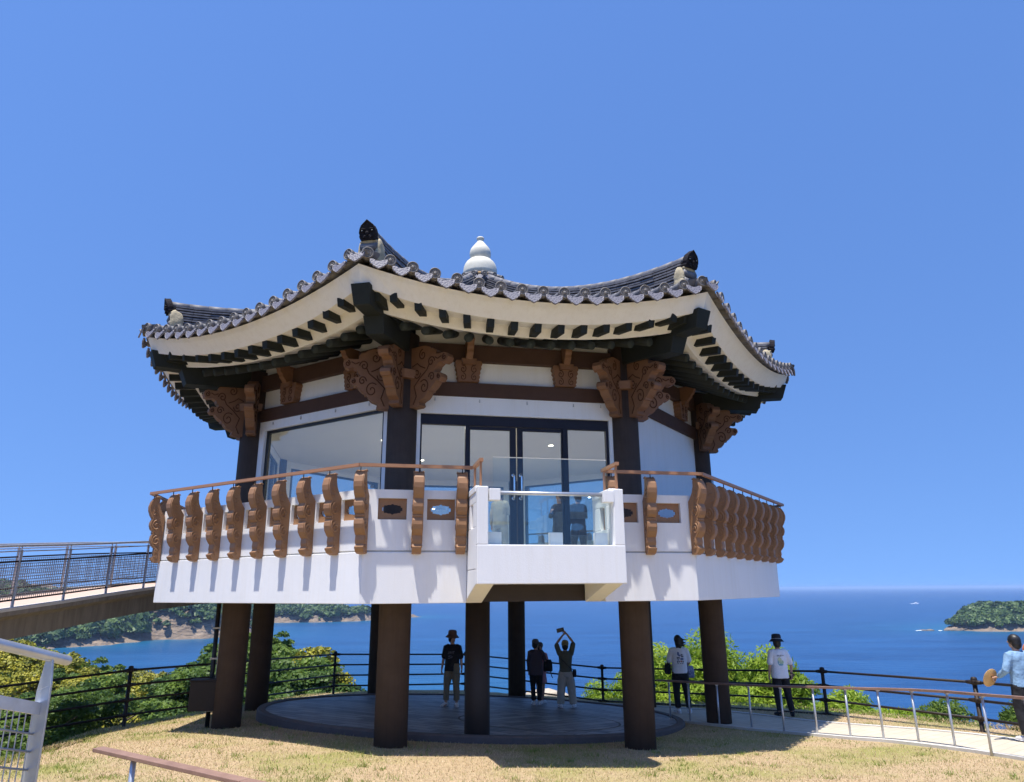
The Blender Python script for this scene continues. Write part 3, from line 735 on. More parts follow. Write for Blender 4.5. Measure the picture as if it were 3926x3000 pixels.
SKY_V = [-.05, -.058, -.062, -.066, -.088, -.104, -.114, -.104, -.084, -.069, -.071, -.092, -.120, -.155]
SKY_D = [110, 110, 100, 100, 95, 90, 85, 78, 74, 72, 70, 66, 60, 50]
def sstep(a, b, x):
    t = np.clip((x - a) / (b - a), 0, 1); return t * t * (3 - 2 * t)
def ground_z(x, y):
    x = np.asarray(x, float); y = np.asarray(y, float)
    d = poly_dist(x, y); dd = np.clip(d, 0, None)
    base = lawn_z(x, y)
    steep = base - .30 * np.clip(dd, 0, 1.2) - .85 * np.clip(dd - .8, 0, None)
    u = x / np.maximum(y, 1.0); rr = np.hypot(x, y)
    cv = np.interp(u, SKY_U, SKY_V); cd = np.interp(u, SKY_U, SKY_D)
    crest = cv * cd - 2.2
    near = np.minimum(base - .55 * np.clip(dd, 0, 8), base)
    f = np.clip((rr - 26) / np.maximum(cd - 26, 1), 0, 1)
    valley = np.minimum(near, (1 - f) * (-7.6) + f * crest - 1.5 * np.sin(PI * f))
    valley = np.where(rr < 26, near, valley)
    valley = np.where(rr > cd, crest - .55 * (rr - cd), valley)
    w = sstep(-.245, -.17, u)
    z = np.where(y > 2, valley * (1 - w) + steep * w, near)
    z = np.where(d > 0, z, base)
    return np.maximum(z, -54)
m_lawn = bpy.data.materials.new('dry_lawn'); nt, N, L, b = nodes_of(m_lawn); b.inputs['Roughness'].default_value = .95; b.inputs['Specular IOR Level'].default_value = .1
tc = N.new('ShaderNodeTexCoord')
def noise_n(scale, det=6, rough=.6):
    n = N.new('ShaderNodeTexNoise'); n.inputs['Scale'].default_value = scale; n.inputs['Detail'].default_value = det; n.inputs['Roughness'].default_value = rough; L.new(tc.outputs['Object'], n.inputs['Vector']); return n
n1 = noise_n(.55, 5); n2 = noise_n(22, 5, .75)
c1 = N.new('ShaderNodeValToRGB'); c1.color_ramp.elements[0].color = (.25, .18, .10, 1); c1.color_ramp.elements[1].color = (.58, .435, .27, 1); c1.color_ramp.elements[0].position = .3; c1.color_ramp.elements[1].position = .7
L.new(n2.outputs['Fac'], c1.inputs[0])
c2 = N.new('ShaderNodeValToRGB'); c2.color_ramp.elements[0].color = (0, 0, 0, 1); c2.color_ramp.elements[1].color = (.75, .75, .75, 1); c2.color_ramp.elements[0].position = .46; c2.color_ramp.elements[1].position = .66
L.new(n1.outputs['Fac'], c2.inputs[0])
mx = N.new('ShaderNodeMix'); mx.data_type = 'RGBA'; L.new(c2.outputs[0], mx.inputs[0]); L.new(c1.outputs[0], mx.inputs[6]); mx.inputs[7].default_value = (.24, .25, .06, 1)
L.new(mx.outputs[2], b.inputs['Base Color'])
bp = N.new('ShaderNodeBump'); bp.inputs['Strength'].default_value = .8; bp.inputs['Distance'].default_value = .03; L.new(n2.outputs['Fac'], bp.inputs['Height']); L.new(bp.outputs[0], b.inputs['Normal'])
m_wild = mat('dark_undergrowth', (.018, .03, .012), .95, var=.5, scale=1.5, bump=.8, bscale=3)
rad = np.concatenate([np.linspace(.3, 8, 14), np.linspace(8.4, 32, 70), np.geomspace(33, 330, 46)])
ang = np.concatenate([np.linspace(-52, 52, 261), np.linspace(56, 304, 63)]) * PI / 180
A_, R_ = np.meshgrid(ang, rad)
gx = np.sin(A_) * R_; gy = np.cos(A_) * R_; gz = ground_z(gx, gy)
nr, na = gx.shape
ii, jj = np.meshgrid(np.arange(nr - 1), np.arange(na), indexing='ij'); j2 = (jj + 1) % na
fc = np.stack([ii * na + jj, ii * na + j2, (ii + 1) * na + j2, (ii + 1) * na + jj], -1).reshape(-1)
me = raw_mesh('hilltop_ground', np.stack([gx, gy, gz], -1).reshape(-1, 3), fc, 4, [m_lawn, m_wild], smooth=True)
cen = poly_dist((gx[:-1] + np.roll(gx, -1, 1)[1:]) / 2, (gy[:-1] + np.roll(gy, -1, 1)[1:]) / 2)
me.polygons.foreach_set('material_index', (cen.reshape(-1) > .5).astype(np.int32))
o = bpy.data.objects.new('ground', me); COL.objects.link(o); tag(o, kind='structure')

# round paved floor under the pavilion -----------------------------------------
def pad_z(x, y): return -2.5 - .067 * (y - 13.8) - .04 * (x + 1)
m_pave = bpy.data.materials.new('dark_slate_pavers'); nt, N, L, b = nodes_of(m_pave); b.inputs['Roughness'].default_value = .55
tc = N.new('ShaderNodeTexCoord'); mp = N.new('ShaderNodeMapping'); mp.inputs['Rotation'].default_value[2] = R(32); L.new(tc.outputs['Object'], mp.inputs[0])
br = N.new('ShaderNodeTexBrick'); br.inputs['Scale'].default_value = 1; br.inputs['Brick Width'].default_value = .62; br.inputs['Row Height'].default_value = .3; br.inputs['Mortar Size'].default_value = .014
br.inputs['Color1'].default_value = (.12, .12, .135, 1); br.inputs['Color2'].default_value = (.31, .31, .33, 1); br.inputs['Mortar'].default_value = (.03, .03, .032, 1)
L.new(mp.outputs[0], br.inputs['Vector']); L.new(br.outputs['Color'], b.inputs['Base Color'])
m_pave2 = m_pave.copy(); m_pave2.name = 'inner_ring_pavers'; m_pave2.node_tree.nodes['Mapping'].inputs['Rotation'].default_value[2] = R(-50)
P_ = lambda r, a, dz: (CX + r * math.sin(a), CY - r * math.cos(a), pad_z(CX + r * math.sin(a), CY - r * math.cos(a)) + dz)
mb = MB(); n = 96
def ring(mb, r0, r1, z0, z1, mi, cx_=CX, cy_=CY, steps=96):
    o_ = []
    for r_, dz in ((r0, z0), (r1, z1)):
        o_ += [(cx_ + r_ * math.sin(2 * PI * i / steps), cy_ - r_ * math.cos(2 * PI * i / steps), pad_z(cx_ + r_ * math.sin(2 * PI * i / steps), cy_ - r_ * math.cos(2 * PI * i / steps)) + dz) for i in range(steps)]
    mb.add(o_, [(i, (i + 1) % steps, steps + (i + 1) % steps, steps + i) for i in range(steps)], mi)
ring(mb, .001, 4.9, -.02, -.02, 0); ring(mb, .001, 1.75, -.016, -.016, 1, CX + 1.55, CY - 1.75)
ring(mb, 1.75, 1.80, -.016, -.016, 2, CX + 1.55, CY - 1.75)
ring(mb, 4.86, 4.88, -.03, .012, 2); ring(mb, 4.88, 5.02, .012, .014, 2); ring(mb, 5.02, 5.05, .014, -.02, 2); ring(mb, 5.05, 5.06, -.02, -.5, 2)
o = mb.build('paved_floor', [m_pave, m_pave2, M['rim']]); tag(o, kind='structure')

# path on the right -----------------------------------------------------------------
OUT = [(2.6, 23.4), (4.4, 22.0), (5.6, 20.6), (6.2, 19.2), (6.65, 17.9), (7.15, 16.9), (7.75, 16.05), (8.25, 15.3), (8.65, 14.5), (8.95, 13.5), (9.2, 12.2), (9.4, 10.5), (9.5, 8)]
INN = [(1.9, 21.7), (2.9, 19.9), (3.75, 18.5), (4.35, 17.6), (4.95, 16.65), (5.5, 15.85), (5.95, 15.2), (6.35, 14.6), (6.8, 14.1), (7.15, 13.4), (7.45, 12.7), (7.7, 11.8), (7.85, 9)]
def dense(P, n=60):
    P = np.array(P); s = np.concatenate([[0], np.cumsum(np.hypot(*np.diff(P, axis=0).T))]); q = np.linspace(0, s[-1], n)
    return np.stack([np.interp(q, s, P[:, 0]), np.interp(q, s, P[:, 1])], 1)
po, pi_ = dense(OUT), dense(INN)
m_path = bpy.data.materials.new('pale_pavers'); nt, N, L, b = nodes_of(m_path); b.inputs['Roughness'].default_value = .9
tc = N.new('ShaderNodeTexCoord'); mp = N.new('ShaderNodeMapping'); mp.inputs['Rotation'].default_value[2] = R(-38); L.new(tc.outputs['Object'], mp.inputs[0])
br = N.new('ShaderNodeTexBrick'); br.inputs['Brick Width'].default_value = .36; br.inputs['Row Height'].default_value = .22; br.inputs['Scale'].default_value = 1; br.inputs['Mortar Size'].default_value = .009
br.inputs['Color1'].default_value = (.47, .40, .30, 1); br.inputs['Color2'].default_value = (.53, .46, .35, 1); br.inputs['Mortar'].default_value = (.36, .31, .24, 1)
L.new(mp.outputs[0], br.inputs['Vector']); L.new(br.outputs['Color'], b.inputs['Base Color'])
def strip(mb, a, b_, za, zb_, mi):
    n = len(a); vs = [(p[0], p[1], float(lawn_z(p[0], p[1])) + za) for p in a] + [(p[0], p[1], float(lawn_z(p[0], p[1])) + zb_) for p in b_]
    mb.add(vs, [(i, i + 1, n + i + 1, n + i) for i in range(n - 1)], mi)
def lerp(f): return po * f + pi_ * (1 - f)
mb = MB()
strip(mb, lerp(.06), lerp(.94), .03, .03, 0)
for f0, f1 in ((0, .06), (.94, 1)): strip(mb, lerp(f0), lerp(f1), .05, .05, 1)
strip(mb, lerp(.06), lerp(.06), .05, .025, 1); strip(mb, lerp(.94), lerp(.94), .025, .05, 1); strip(mb, pi_, pi_, .05, -.2, 1); strip(mb, po, po, .05, -.4, 1)
o = mb.build('path', [m_path, M['curb']]); tag(o, kind='structure')

# railing along the inner edge of the path -------------------------------------------
rail = thing('path_railing', 'low railing with a brown flat top rail on thin grey posts along the paved path', 'railing', (5, 16, float(lawn_z(5, 16))))
RL = (-5, -16, -float(lawn_z(5, 16)))
posts = [(3.80, 18.62), (4.14, 18.05), (4.62, 17.3), (5.12, 16.59), (5.55, 15.84), (6.01, 15.3), (6.41, 14.72), (6.81, 14.25), (7.18, 13.74), (7.43, 13.07), (7.54, 12.28), (7.7, 11.5)]
first = None
for x, y in posts:
    z = float(lawn_z(x, y))
    if first is None:
        mb = MB(); mb.tube([(0, 0, -.1), (0, 0, .88)], .021, 10); mb.box(-.03, .03, -.03, .03, .865, .88); first = mb.build('post', M['steel'], rail, (x + RL[0], y + RL[1], z + RL[2]))
    else: again(first, rail, (x + RL[0], y + RL[1], z + RL[2]))
mb = MB(); Pd = [(3.6, 18.95)] + posts
for (x0, y0), (x1, y1) in zip(Pd[:-1], Pd[1:]):
    bar(mb, (x0, y0, float(lawn_z(x0, y0)) + .90), (x1, y1, float(lawn_z(x1, y1)) + .90), .045, .02, .012)
mb.build('top_rail', M['plank'], rail, RL)

# dark cliff fence ------------------------------------------------------------------
FP = [(-14.6, 12.6), (-11.9, 15.2), (-9.16, 18.0), (-6.0, 25.2), (-1.75, 27.2), (2.84, 24.3), (5.6, 22.1), (7.72, 18.9), (9.05, 14.9), (9.7, 10.9), (10, 7)]
fz = [float(lawn_z(x, y)) + dz for (x, y), dz in zip(FP, [0, 0, 0, 0, 0, -.22, -.24, -.24, -.34, -.4, -.4])]
fence = thing('cliff_fence', 'dark brown steel fence with four rails along the cliff edge', 'fence', (FP[4][0], FP[4][1], fz[4]))
FL0 = (-FP[4][0], -FP[4][1], -fz[4]); H = 1.3; RZ = (1.24, .91, .58, .25); first = None
for (x, y), z in zip(FP, fz):
    p = (x + FL0[0], y + FL0[1], z + FL0[2])
    if first is None:
        mb = MB(); mb.tube([(0, 0, -2.5), (0, 0, H)], .042, 12); mb.lathe([(.055, 1.27), (.06, 1.29), (.05, 1.33), (.02, 1.34)], 12)
        for q in RZ: mb.lathe([(.045, q - .05), (.062, q - .035), (.062, q + .035), (.045, q + .05)], 12)
        first = mb.build('post', M['fence'], fence, p)
    else: again(first, fence, p)
for q in RZ:
    mb = MB()
    for i in range(len(FP) - 1):
        a = Vector((*FP[i], fz[i] + q)); b_ = Vector((*FP[i + 1], fz[i + 1] + q)); d = (b_ - a).normalized()
        mb.tube([a, b_], .026, 8)
        for e, s_ in ((a, 1), (b_, -1)): mb.tube([e, e + d * s_ * .17], [.05, .034], 8)
    mb.build('rail', M['fence'], fence, FL0)

M['wire'] = mat('dull_wire', (.24, .25, .27), .5, .3)
# foot bridge rising from the left -----------------------------------------------------
CL = [(-10.2, 3.0), (-10.2, 9), (-10.2, 12.9), (-10.15, 16), (-9.95, 18.3), (-9.4, 20.2), (-8.4, 21.6), (-6.9, 22.5)]
cl = dense(CL, 40)
for _ in range(6): cl[1:-1] = (cl[:-2] + cl[1:-1] * 2 + cl[2:]) / 4
ss = np.concatenate([[0], np.cumsum(np.hypot(*np.diff(cl, axis=0).T))])
iy = np.interp(cl[:, 1], [3, 9, 12.9, 14.7, 18.3, 21, 22.5], [-1.4, -.65, -.285, -.155, .14, .34, .5])
tg = np.gradient(cl, axis=0); tg /= np.linalg.norm(tg, axis=1)[:, None]; nm = np.stack([tg[:, 1], -tg[:, 0]], 1)   # towards the pavilion
bridge = thing('foot_bridge', 'concrete foot bridge with mesh railings rising from the left to the balcony', 'bridge', (-10.2, 9, -2.9))
BL = (10.2, -9, 2.9)
def bsweep(mb, sec, mi=0, i0=0, i1=None):
    """sweep a closed section (offset, height) along the bridge"""
    i1 = i1 or len(cl); m = len(sec); vs = []
    for i in range(i0, i1):
        for o_, h in sec: vs.append((cl[i, 0] + nm[i, 0] * o_, cl[i, 1] + nm[i, 1] * o_, iy[i] + h))
    n = i1 - i0
    fs = [(i * m + j, i * m + (j + 1) % m, (i + 1) * m + (j + 1) % m, (i + 1) * m + j) for i in range(n - 1) for j in range(m)]
    fs += [tuple(range(m - 1, -1, -1)), tuple(range((n - 1) * m, n * m))]
    mb.add(vs, fs, mi)
mb = MB(); bsweep(mb, [(1.16, 0), (1.16, -.13), (.92, -.20), (.86, -.24), (.86, -.60), (-.86, -.60), (-.86, -.24), (-1.16, -.13), (-1.16, 0), (-1.02, 0), (-1.02, -.06), (1.02, -.06), (1.02, 0)]); mb.build('deck', M['concrete'], bridge, BL)
mb = MB(); bsweep(mb, [(1.168, .004), (1.168, -.05), (1.03, -.05), (1.03, .012), (1.155, .012)]); bsweep(mb, [(-1.168, .004), (-1.168, -.05), (-1.03, -.05), (-1.03, .012), (-1.155, .012)]); mb.build('curb', M['curb'], bridge, BL)
mb = MB(); bsweep(mb, [(1.015, -.03), (1.015, -.056), (-1.015, -.056), (-1.015, -.03)]); mb.build('walkway_paving', M['deckplank'], bridge, BL)
first = None
for s_ in (1.09, -1.09):
    q = .2
    while q < ss[-1] - .3:
        x, y, z = (np.interp(q, ss, cl[:, 0] + nm[:, 0] * s_), np.interp(q, ss, cl[:, 1] + nm[:, 1] * s_), np.interp(q, ss, iy))
        if first is None:
            mb = MB(); mb.box(-.035, .035, -.010, .010, -.1, 1.02); mb.tube([(0, 0, 1.0), (0, 0, 1.09)], .012, 6); first = mb.build('railing_post', M['steel'], bridge, (x + BL[0], y + BL[1], z + BL[2]), PI / 2)
        else:
            g = np.array([np.interp(q, ss, tg[:, 0]), np.interp(q, ss, tg[:, 1])]); again(first, bridge, (x + BL[0], y + BL[1], z + BL[2]), math.atan2(g[1], g[0]))
        q += 1.45
    path3 = lambda h, o_=s_: [(cl[i, 0] + nm[i, 0] * o_, cl[i, 1] + nm[i, 1] * o_, iy[i] + h) for i in range(len(cl))]
    mb = MB(); mb.tube(path3(1.10), .024, 8); mb.tube(path3(1.0), .012, 6); mb.build('top_rail', M['steel'], bridge, BL)
    mb = MB()
    bsweep(mb, [(s_ - .01, .80), (s_ + .01, .80), (s_ + .01, .835), (s_ - .01, .835)]); bsweep(mb, [(s_ - .01, .12), (s_ + .01, .12), (s_ + .01, .15), (s_ - .01, .15)]); mb.build('panel_rail', M['fence'], bridge, BL)
    mb = MB()
    for h in np.arange(.19, .79, .058): mb.tube(path3(h)[::2] + [path3(h)[-1]], .0058, 4)
    for q in np.arange(.1, ss[-1] - .1, .058):
        x, y, z = (np.interp(q, ss, cl[:, 0] + nm[:, 0] * s_), np.interp(q, ss, cl[:, 1] + nm[:, 1] * s_), np.interp(q, ss, iy)); mb.tube([(x, y, z + .15), (x, y, z + .79)], .0058, 4)
    mb.build('mesh_panel', M['wire'], bridge, BL)

# galvanised stair railing at the lower left and the plank rail on the lawn -----------------
st = thing('stair_railing', 'galvanised steel stair railing with a round handrail and grating panel in the near left corner', 'railing', (-1.83, 2.95, -1.75))
SL = (1.83, -2.95, 1.75)
e1, e0 = Vector((-1.80, 3.02, -.262)), Vector((-2.075, 2.2, -.02)); d = (e1 - e0).normalized()
mb = MB(); mb.tube([e0 - d * 1.0, e1], .0195, 24, round_ends=True); mb.build('handrail', M['steel'], st, SL)
mb = MB()
mb.hexa([(-1.862, 2.955, -1.75), (-1.800, 2.935, -1.75), (-1.800, 2.947, -1.75), (-1.862, 2.967, -1.75), (-1.862, 2.955, -.37), (-1.797, 2.935, -.345), (-1.797, 2.947, -.345), (-1.862, 2.967, -.37)])
mb.hexa([(-1.862, 2.955, -.37), (-1.797, 2.935, -.345), (-1.797, 2.947, -.345), (-1.862, 2.967, -.37), (-1.840, 2.948, -.25), (-1.808, 2.938, -.25), (-1.808, 2.950, -.25), (-1.840, 2.96, -.25)])
mb.build('post', M['steel'], st, SL, bevel=.002)
a, b_ = Vector((-1.845, 2.95, -.43)), Vector((-2.11, 2.2, -.20)); dd = (b_ - a)
mb = MB(); bar(mb, a, a + dd * 1.8, .017, .022)
for s_ in np.arange(.02, 1.75, .032):
    p = a + dd * s_; mb.hexa([p + Vector(v) for v in ((-.0016, -.0016, -1.1), (.0016, -.0016, -1.1), (.0016, .0016, -1.1), (-.0016, .0016, -1.1), (-.0016, -.0016, 0), (.0016, -.0016, 0), (.0016, .0016, 0), (-.0016, .0016, 0))])
for h in np.arange(.09, 1.1, .062):
    p0, p1 = a - Vector((0, 0, h)), a + dd * 1.75 - Vector((0, 0, h)); mb.tube([p0, p1], .0045, 6)
mb.build('grating_panel', M['steel'], st, SL)
lr = thing('plank_railing', 'brown plank top rail on a round grey post at the front lawn edge', 'railing', (-3.95, 8.25, -2.35))
LL = (3.95, -8.25, 2.35)
a, b_ = Vector((-4.66, 8.66, -1.685)), Vector((-1.2, 6.45, -1.715)); d = (b_ - a).normalized()
L1 = (b_ - a).length; mb = MB()
bar(mb, a, a + d * 2.55, .062, .02); bar(mb, a + d * 2.556, b_, .062, .02); mb.build('top_rail', M['plank'], lr, LL, bevel=.006)
first = None
for s_ in (.72, 2.3, 3.9):
    p = a + d * s_
    if first is None: mb = MB(); mb.tube([(0, 0, -.9), (0, 0, -.02)], .03, 14); first = mb.build('post', M['steel'], lr, p + Vector(LL))
    else: again(first, lr, p + Vector(LL))

# grass blades -----------------------------------------------------------------------------
def blades(n, hmin, hmax, wmin, wmax, tone_f, region):
    x = RNG.uniform(region[0], region[1], n); y = region[2] + (region[3] - region[2]) * RNG.random(n) ** 1.35
    keep = (np.hypot(x - CX, y - CY) > 5.1) & (poly_dist(x, y) < .6) & (np.abs(x) < y * .80 + .5)
    # keep off the path
    for i in range(len(po) - 1):
        c = (po[i] + pi_[i] + po[i + 1] + pi_[i + 1]) / 4; keep &= np.hypot(x - c[0], y - c[1]) > np.linalg.norm(po[i] - pi_[i]) * .54
    x, y = x[keep], y[keep]; n = len(x); z = lawn_z(x, y) - .006
    h = RNG.uniform(hmin, hmax, n); w = RNG.uniform(wmin, wmax, n); a = RNG.uniform(0, PI, n); lx = RNG.normal(0, .55, n) * h; ly = RNG.normal(0, .55, n) * h
    v = np.empty((n, 3, 3)); dx, dy = np.cos(a) * w / 2, np.sin(a) * w / 2
    v[:, 0] = np.stack([x - dx, y - dy, z], 1); v[:, 1] = np.stack([x + dx, y + dy, z], 1); v[:, 2] = np.stack([x + lx, y + ly, z + h], 1)
    return v.reshape(-1, 3), np.repeat(tone_f(x, y, n), 3)
def patch(x, y):
    return np.array([noise.noise((a * .55, b_ * .55, 3.1)) + .6 * noise.noise((a * 1.7, b_ * 1.7, 8.0)) for a, b_ in zip(x, y)])
def tone_dry(x, y, n):
    p = patch(x, y); return np.clip(.17 + .9 * np.clip(p - .02, 0, 1) + .10 * np.clip((-x - 3) / 3, 0, 1.5) + RNG.normal(0, .27, n), 0, 1)
V1, T1 = blades(260000, .018, .05, .007, .016, tone_dry, (-14, 12, 7.5, 26))
def tone_green(x, y, n): return np.clip(.85 + RNG.normal(0, .12, n), 0, 1)
# green tufts in clusters
cx_ = RNG.uniform(-10, 10, 1500); cy_ = 8 + 15 * RNG.random(1500) ** 1.3; pr = patch(cx_, cy_); ok = pr > RNG.uniform(-.35, .5, 1500); cx_, cy_ = cx_[ok], cy_[ok]
vs, ts = [], []
for a, b_ in zip(cx_, cy_):
    n = RNG.integers(6, 34); s_ = RNG.uniform(.04, .22)
    v, t = blades(n, .03, .085, .008, .016, tone_green, (a - s_, a + s_, b_ - s_, b_ + s_)); vs.append(v); ts.append(t)
V = np.concatenate([V1] + vs); T = np.concatenate([T1] + ts)
me = raw_mesh('lawn_grass', V, np.arange(len(V)), 3, M['grassblade'], T); o = bpy.data.objects.new('lawn_grass', me); COL.objects.link(o); tag(o, 'short dry straw coloured grass with green tufts on the lawn', 'grass', kind='stuff')

# ------------------------------------------------------------------ foliage
def leaf_cloud(clumps, per, size, aspect, seed, updir=.45):
    """leaves (folded quads) scattered over clumps: returns verts, quads, tone"""
    g = np.random.default_rng(seed); C = []; Rr = []; TT = []
    for (c, r, tone) in clumps:
        d = g.normal(size=(per, 3)); d /= np.linalg.norm(d, axis=1)[:, None]; d[:, 2] = np.abs(d[:, 2]) * 1.0 - .28
        rr_ = (g.random(per) ** .45)[:, None]
        C.append(np.array(c) + d * rr_ * np.array(r)); Rr.append(d); TT.append(np.clip(tone + g.normal(0, .13, per), 0, 1))
    P = np.concatenate(C); D = np.concatenate(Rr); T = np.concatenate(TT); n = len(P)
    nrm = D + g.normal(0, .55, (n, 3)); nrm[:, 2] += updir; nrm /= np.linalg.norm(nrm, axis=1)[:, None]
    a = np.cross(nrm, g.normal(size=(n, 3))); a /= np.linalg.norm(a, axis=1)[:, None] + 1e-9; b_ = np.cross(nrm, a)
    s_ = size * g.uniform(.6, 1.35, n)[:, None]
    v = np.stack([P - a * s_ * .5, P + b_ * s_ * aspect * .5 - nrm * s_ * .06, P + a * s_ * .5, P - b_ * s_ * aspect * .5 - nrm * s_ * .06], 1)
    return v.reshape(-1, 3), T
def crown(name, r, h, nc, per, size, aspect, m, seed, flat=.75):
    g = np.random.default_rng(seed); cl_ = []
    for i in range(nc):
        a = g.uniform(0, 2 * PI); q = g.random() ** .5; zz = g.uniform(.0, 1)
        rad_ = r * (1 - .55 * zz ** 1.6) * (.55 + .45 * q) * (.82 if i % 3 else .5)
        cs = r * g.uniform(.24, .40)
        cl_.append(((math.cos(a) * rad_, math.sin(a) * rad_, h * (.18 + .74 * zz)), (cs, cs, cs * flat), g.uniform(.25, .75)))
    v, T = leaf_cloud(cl_, per, size, aspect, seed + 1)
    return raw_mesh(name, v, np.arange(len(v)), 4, m, np.repeat(T, 4))
def trunk_mesh(name, h, r, seed):
    g = random.Random(seed); mb = MB(); mb.tube([(0, 0, -1.2), (.03, .02, h * .3), (g.uniform(-.1, .1), g.uniform(-.1, .1), h * .62)], [r * 1.4, r, r * .6], 8)
    for i in range(5):
        a = i * 2 * PI / 5 + g.random(); z = h * g.uniform(.28, .55); q = h * .36
        mb.tube([(0, 0, z), (math.cos(a) * q * .5, math.sin(a) * q * .5, z + q * .45), (math.cos(a) * q, math.sin(a) * q, z + q * .8)], [r * .5, r * .3, r * .12], 6)
    return mb.mesh(name, M['bark'])
def tree(name, label, cat, group, cm, tm, loc, rz, s_, szz=1):
    t = thing(name, label, cat, loc, rz, group); t.scale = (s_, s_, s_ * szz)
    for nm_, me_ in (('crown', cm), ('trunk', tm)):
        o_ = bpy.data.objects.new(nm_, me_); COL.objects.link(o_); o_.parent = t
    return t
TM = [trunk_mesh('trunk', 5, .16, s_) for s_ in (1, 2)]
CR = {}
for key, m_, n_ in (('dark', 'leaf_dark', 3), ('mid', 'leaf_mid', 3), ('yellow', 'leaf_yellow', 2)):
    CR[key] = [crown('crown', 2.9, 5.0, 30, 150, .30, .75, M[m_], 100 + 7 * i + len(key)) for i in range(n_)]
for key, m_ in (('dark', 'leaf_dark'), ('mid', 'leaf_mid')): CR['near_' + key] = [crown('crown', 2.9, 5.0, 46, 330, .155, .55, M[m_], 300 + 7 * i + len(key)) for i in range(2)]
g = np.random.default_rng(21)
LBL = {'dark': 'dark green broadleaf tree in the wooded slope left of the pavilion', 'mid': 'mid green broadleaf tree in the wooded slope left of the pavilion', 'yellow': 'yellow flowering tree on the crest of the wooded slope at left'}
def sky_at(u): return np.interp(u, SKY_U, SKY_V), np.interp(u, SKY_U, SKY_D)
placed = []
def put(u, d, key, s_, szz=1, dz=0):
    y = d / math.hypot(1, u); x = u * y
    for px, py, pr in placed:
        if math.hypot(px - x, py - y) < pr * (s_ + 0) : return False
    if poly_dist(np.array([x]), np.array([y]))[0] < 2.0: return False
    z = float(ground_z(x, y)); placed.append((x, y, 1.75))
    tree('broadleaf_tree', LBL[key], 'tree', 'trees of the %s kind on the left slope' % key, (lambda c_: c_[g.integers(len(c_))])(CR['near_' + key] if d < 42 and key != 'yellow' else CR[key]), TM[g.integers(2)], (x, y, z - .3 + dz), g.uniform(0, 6.28), s_, szz)
    return True
for _ in range(900):                                                  # crest rows
    u = g.uniform(-.98, -.2); cv, cd = sky_at(u); d = cd * g.uniform(.86, 1.02)
    key = 'yellow' if (u < -.46 and g.random() < .8) or (-.46 <= u and g.random() < .07) else ('mid' if g.random() < .55 else 'dark')
    if len(placed) < 120: put(u, d, key, g.uniform(.8, 1.15), g.uniform(.8, 1.0))
for _ in range(3000):
    u = g.uniform(-.95, -.19); cv, cd = sky_at(u); d = 21 + (cd * .86 - 21) * g.random() ** .8
    key = 'yellow' if (u < -.5 and d > 58 and g.random() < .5) else ('mid' if g.random() < .5 else 'dark')
    if len(placed) < 285: put(u, d, key, g.uniform(.55, .95) if d > 34 else g.uniform(.45, .7), g.uniform(.75, .95))
# bushes with big glossy leaves just beyond the fence on the right
def bush(name, label, x, y, ztop, r, seed, mkey='leaf_lime', n=16, per=260, size=.24, group=None, sq=1.0):
    z0 = float(ground_z(x, y)); h = max(ztop - z0, 1.2); g_ = np.random.default_rng(seed); cl_ = []
    for i in range(n):
        a = g_.uniform(0, 6.28); zz = g_.random() ** .8; rad_ = r * (1 - .62 * zz ** 2) * g_.uniform(.25, .95); cs = r * g_.uniform(.24, .38)
        cl_.append(((math.cos(a) * rad_, math.sin(a) * rad_, h * (.15 + .72 * zz)), (cs, cs, cs * .9), g_.uniform(.3, .75)))
    cl_.append(((0, 0, h - .5 * r * .4), (r * .4, r * .4, r * .4), .6))
    v, T = leaf_cloud(cl_, int(per * 2.3), size * .8, .30, seed + 5, .2); me = raw_mesh('crown', v, np.arange(len(v)), 4, M[mkey], np.repeat(T, 4))
    t = thing(name, label, 'bush' if r < 1.6 else 'tree', (x, y, z0), 0, group)
    o_ = bpy.data.objects.new('crown', me); COL.objects.link(o_); o_.parent = t
    mb = MB()
    for i in range(4):
        a = i * 1.57 + seed; mb.tube([(0, 0, -1), (math.cos(a) * r * .15, math.sin(a) * r * .15, h * .35), (math.cos(a) * r * .5, math.sin(a) * r * .5, h * .72)], [.1, .07, .03], 7)
    mb.build('trunk', M['bark'], t)
bush('broadleaf_tree', 'tall bright green tree with glossy leaves behind the right columns', 8.2, 31.5, -1.75, 3.2, 11, n=84, per=300, size=.29)
bush('broadleaf_tree', 'lower left part-shaded bright green tree left of the tall glossy one', 6.0, 31.6, -2.35, 2.5, 12, n=60, per=280, size=.29)
bush('broadleaf_tree', 'rounded bright green tree between the right column and the man in a white shirt', 9.35, 27.4, -2.2, 2.5, 13, n=70, per=280, size=.28)
bush('leafy_bush', 'light green bush to the right of the man in the dark hat', 10.1, 23.0, -3.0, 1.7, 14, n=40)
bush('leafy_bush', 'low trailing green bush at the foot of the fence right of the light green one', 10.2, 19.6, -3.25, 1.1, 15, n=18, per=200)
bush('leafy_bush', 'olive green bush beside the person with raised arms', 3.55, 31.8, -3.75, 1.9, 16, 'leaf_lime', n=44, per=240, size=.2)
bush('leafy_bush', 'small olive bush right of the raised arms person, before the thick column', 5.3, 32.2, -3.45, 1.7, 17, 'leaf_lime', n=36, per=240, size=.2)
bush('leafy_bush', 'dark green bush below the second fence post from the right edge', 11.7, 20.6, -3.0, 1.6, 18, 'leaf_mid', n=18, size=.2)
bush('leafy_bush', 'dark green bush behind the person in the denim jacket', 11.5, 17.2, -2.55, 1.3, 19, 'leaf_mid', n=18, size=.18)
bush('leafy_bush', 'low dark bush half way along the right fence', 10.9, 21.8, -3.7, 1.2, 20, 'leaf_mid', n=12, size=.2)
mb = MB(); lump(mb, (0, 0, 0), (.75, .4, .26), 3); lump(mb, (.55, .2, -.05), (.45, .35, .2), 4)
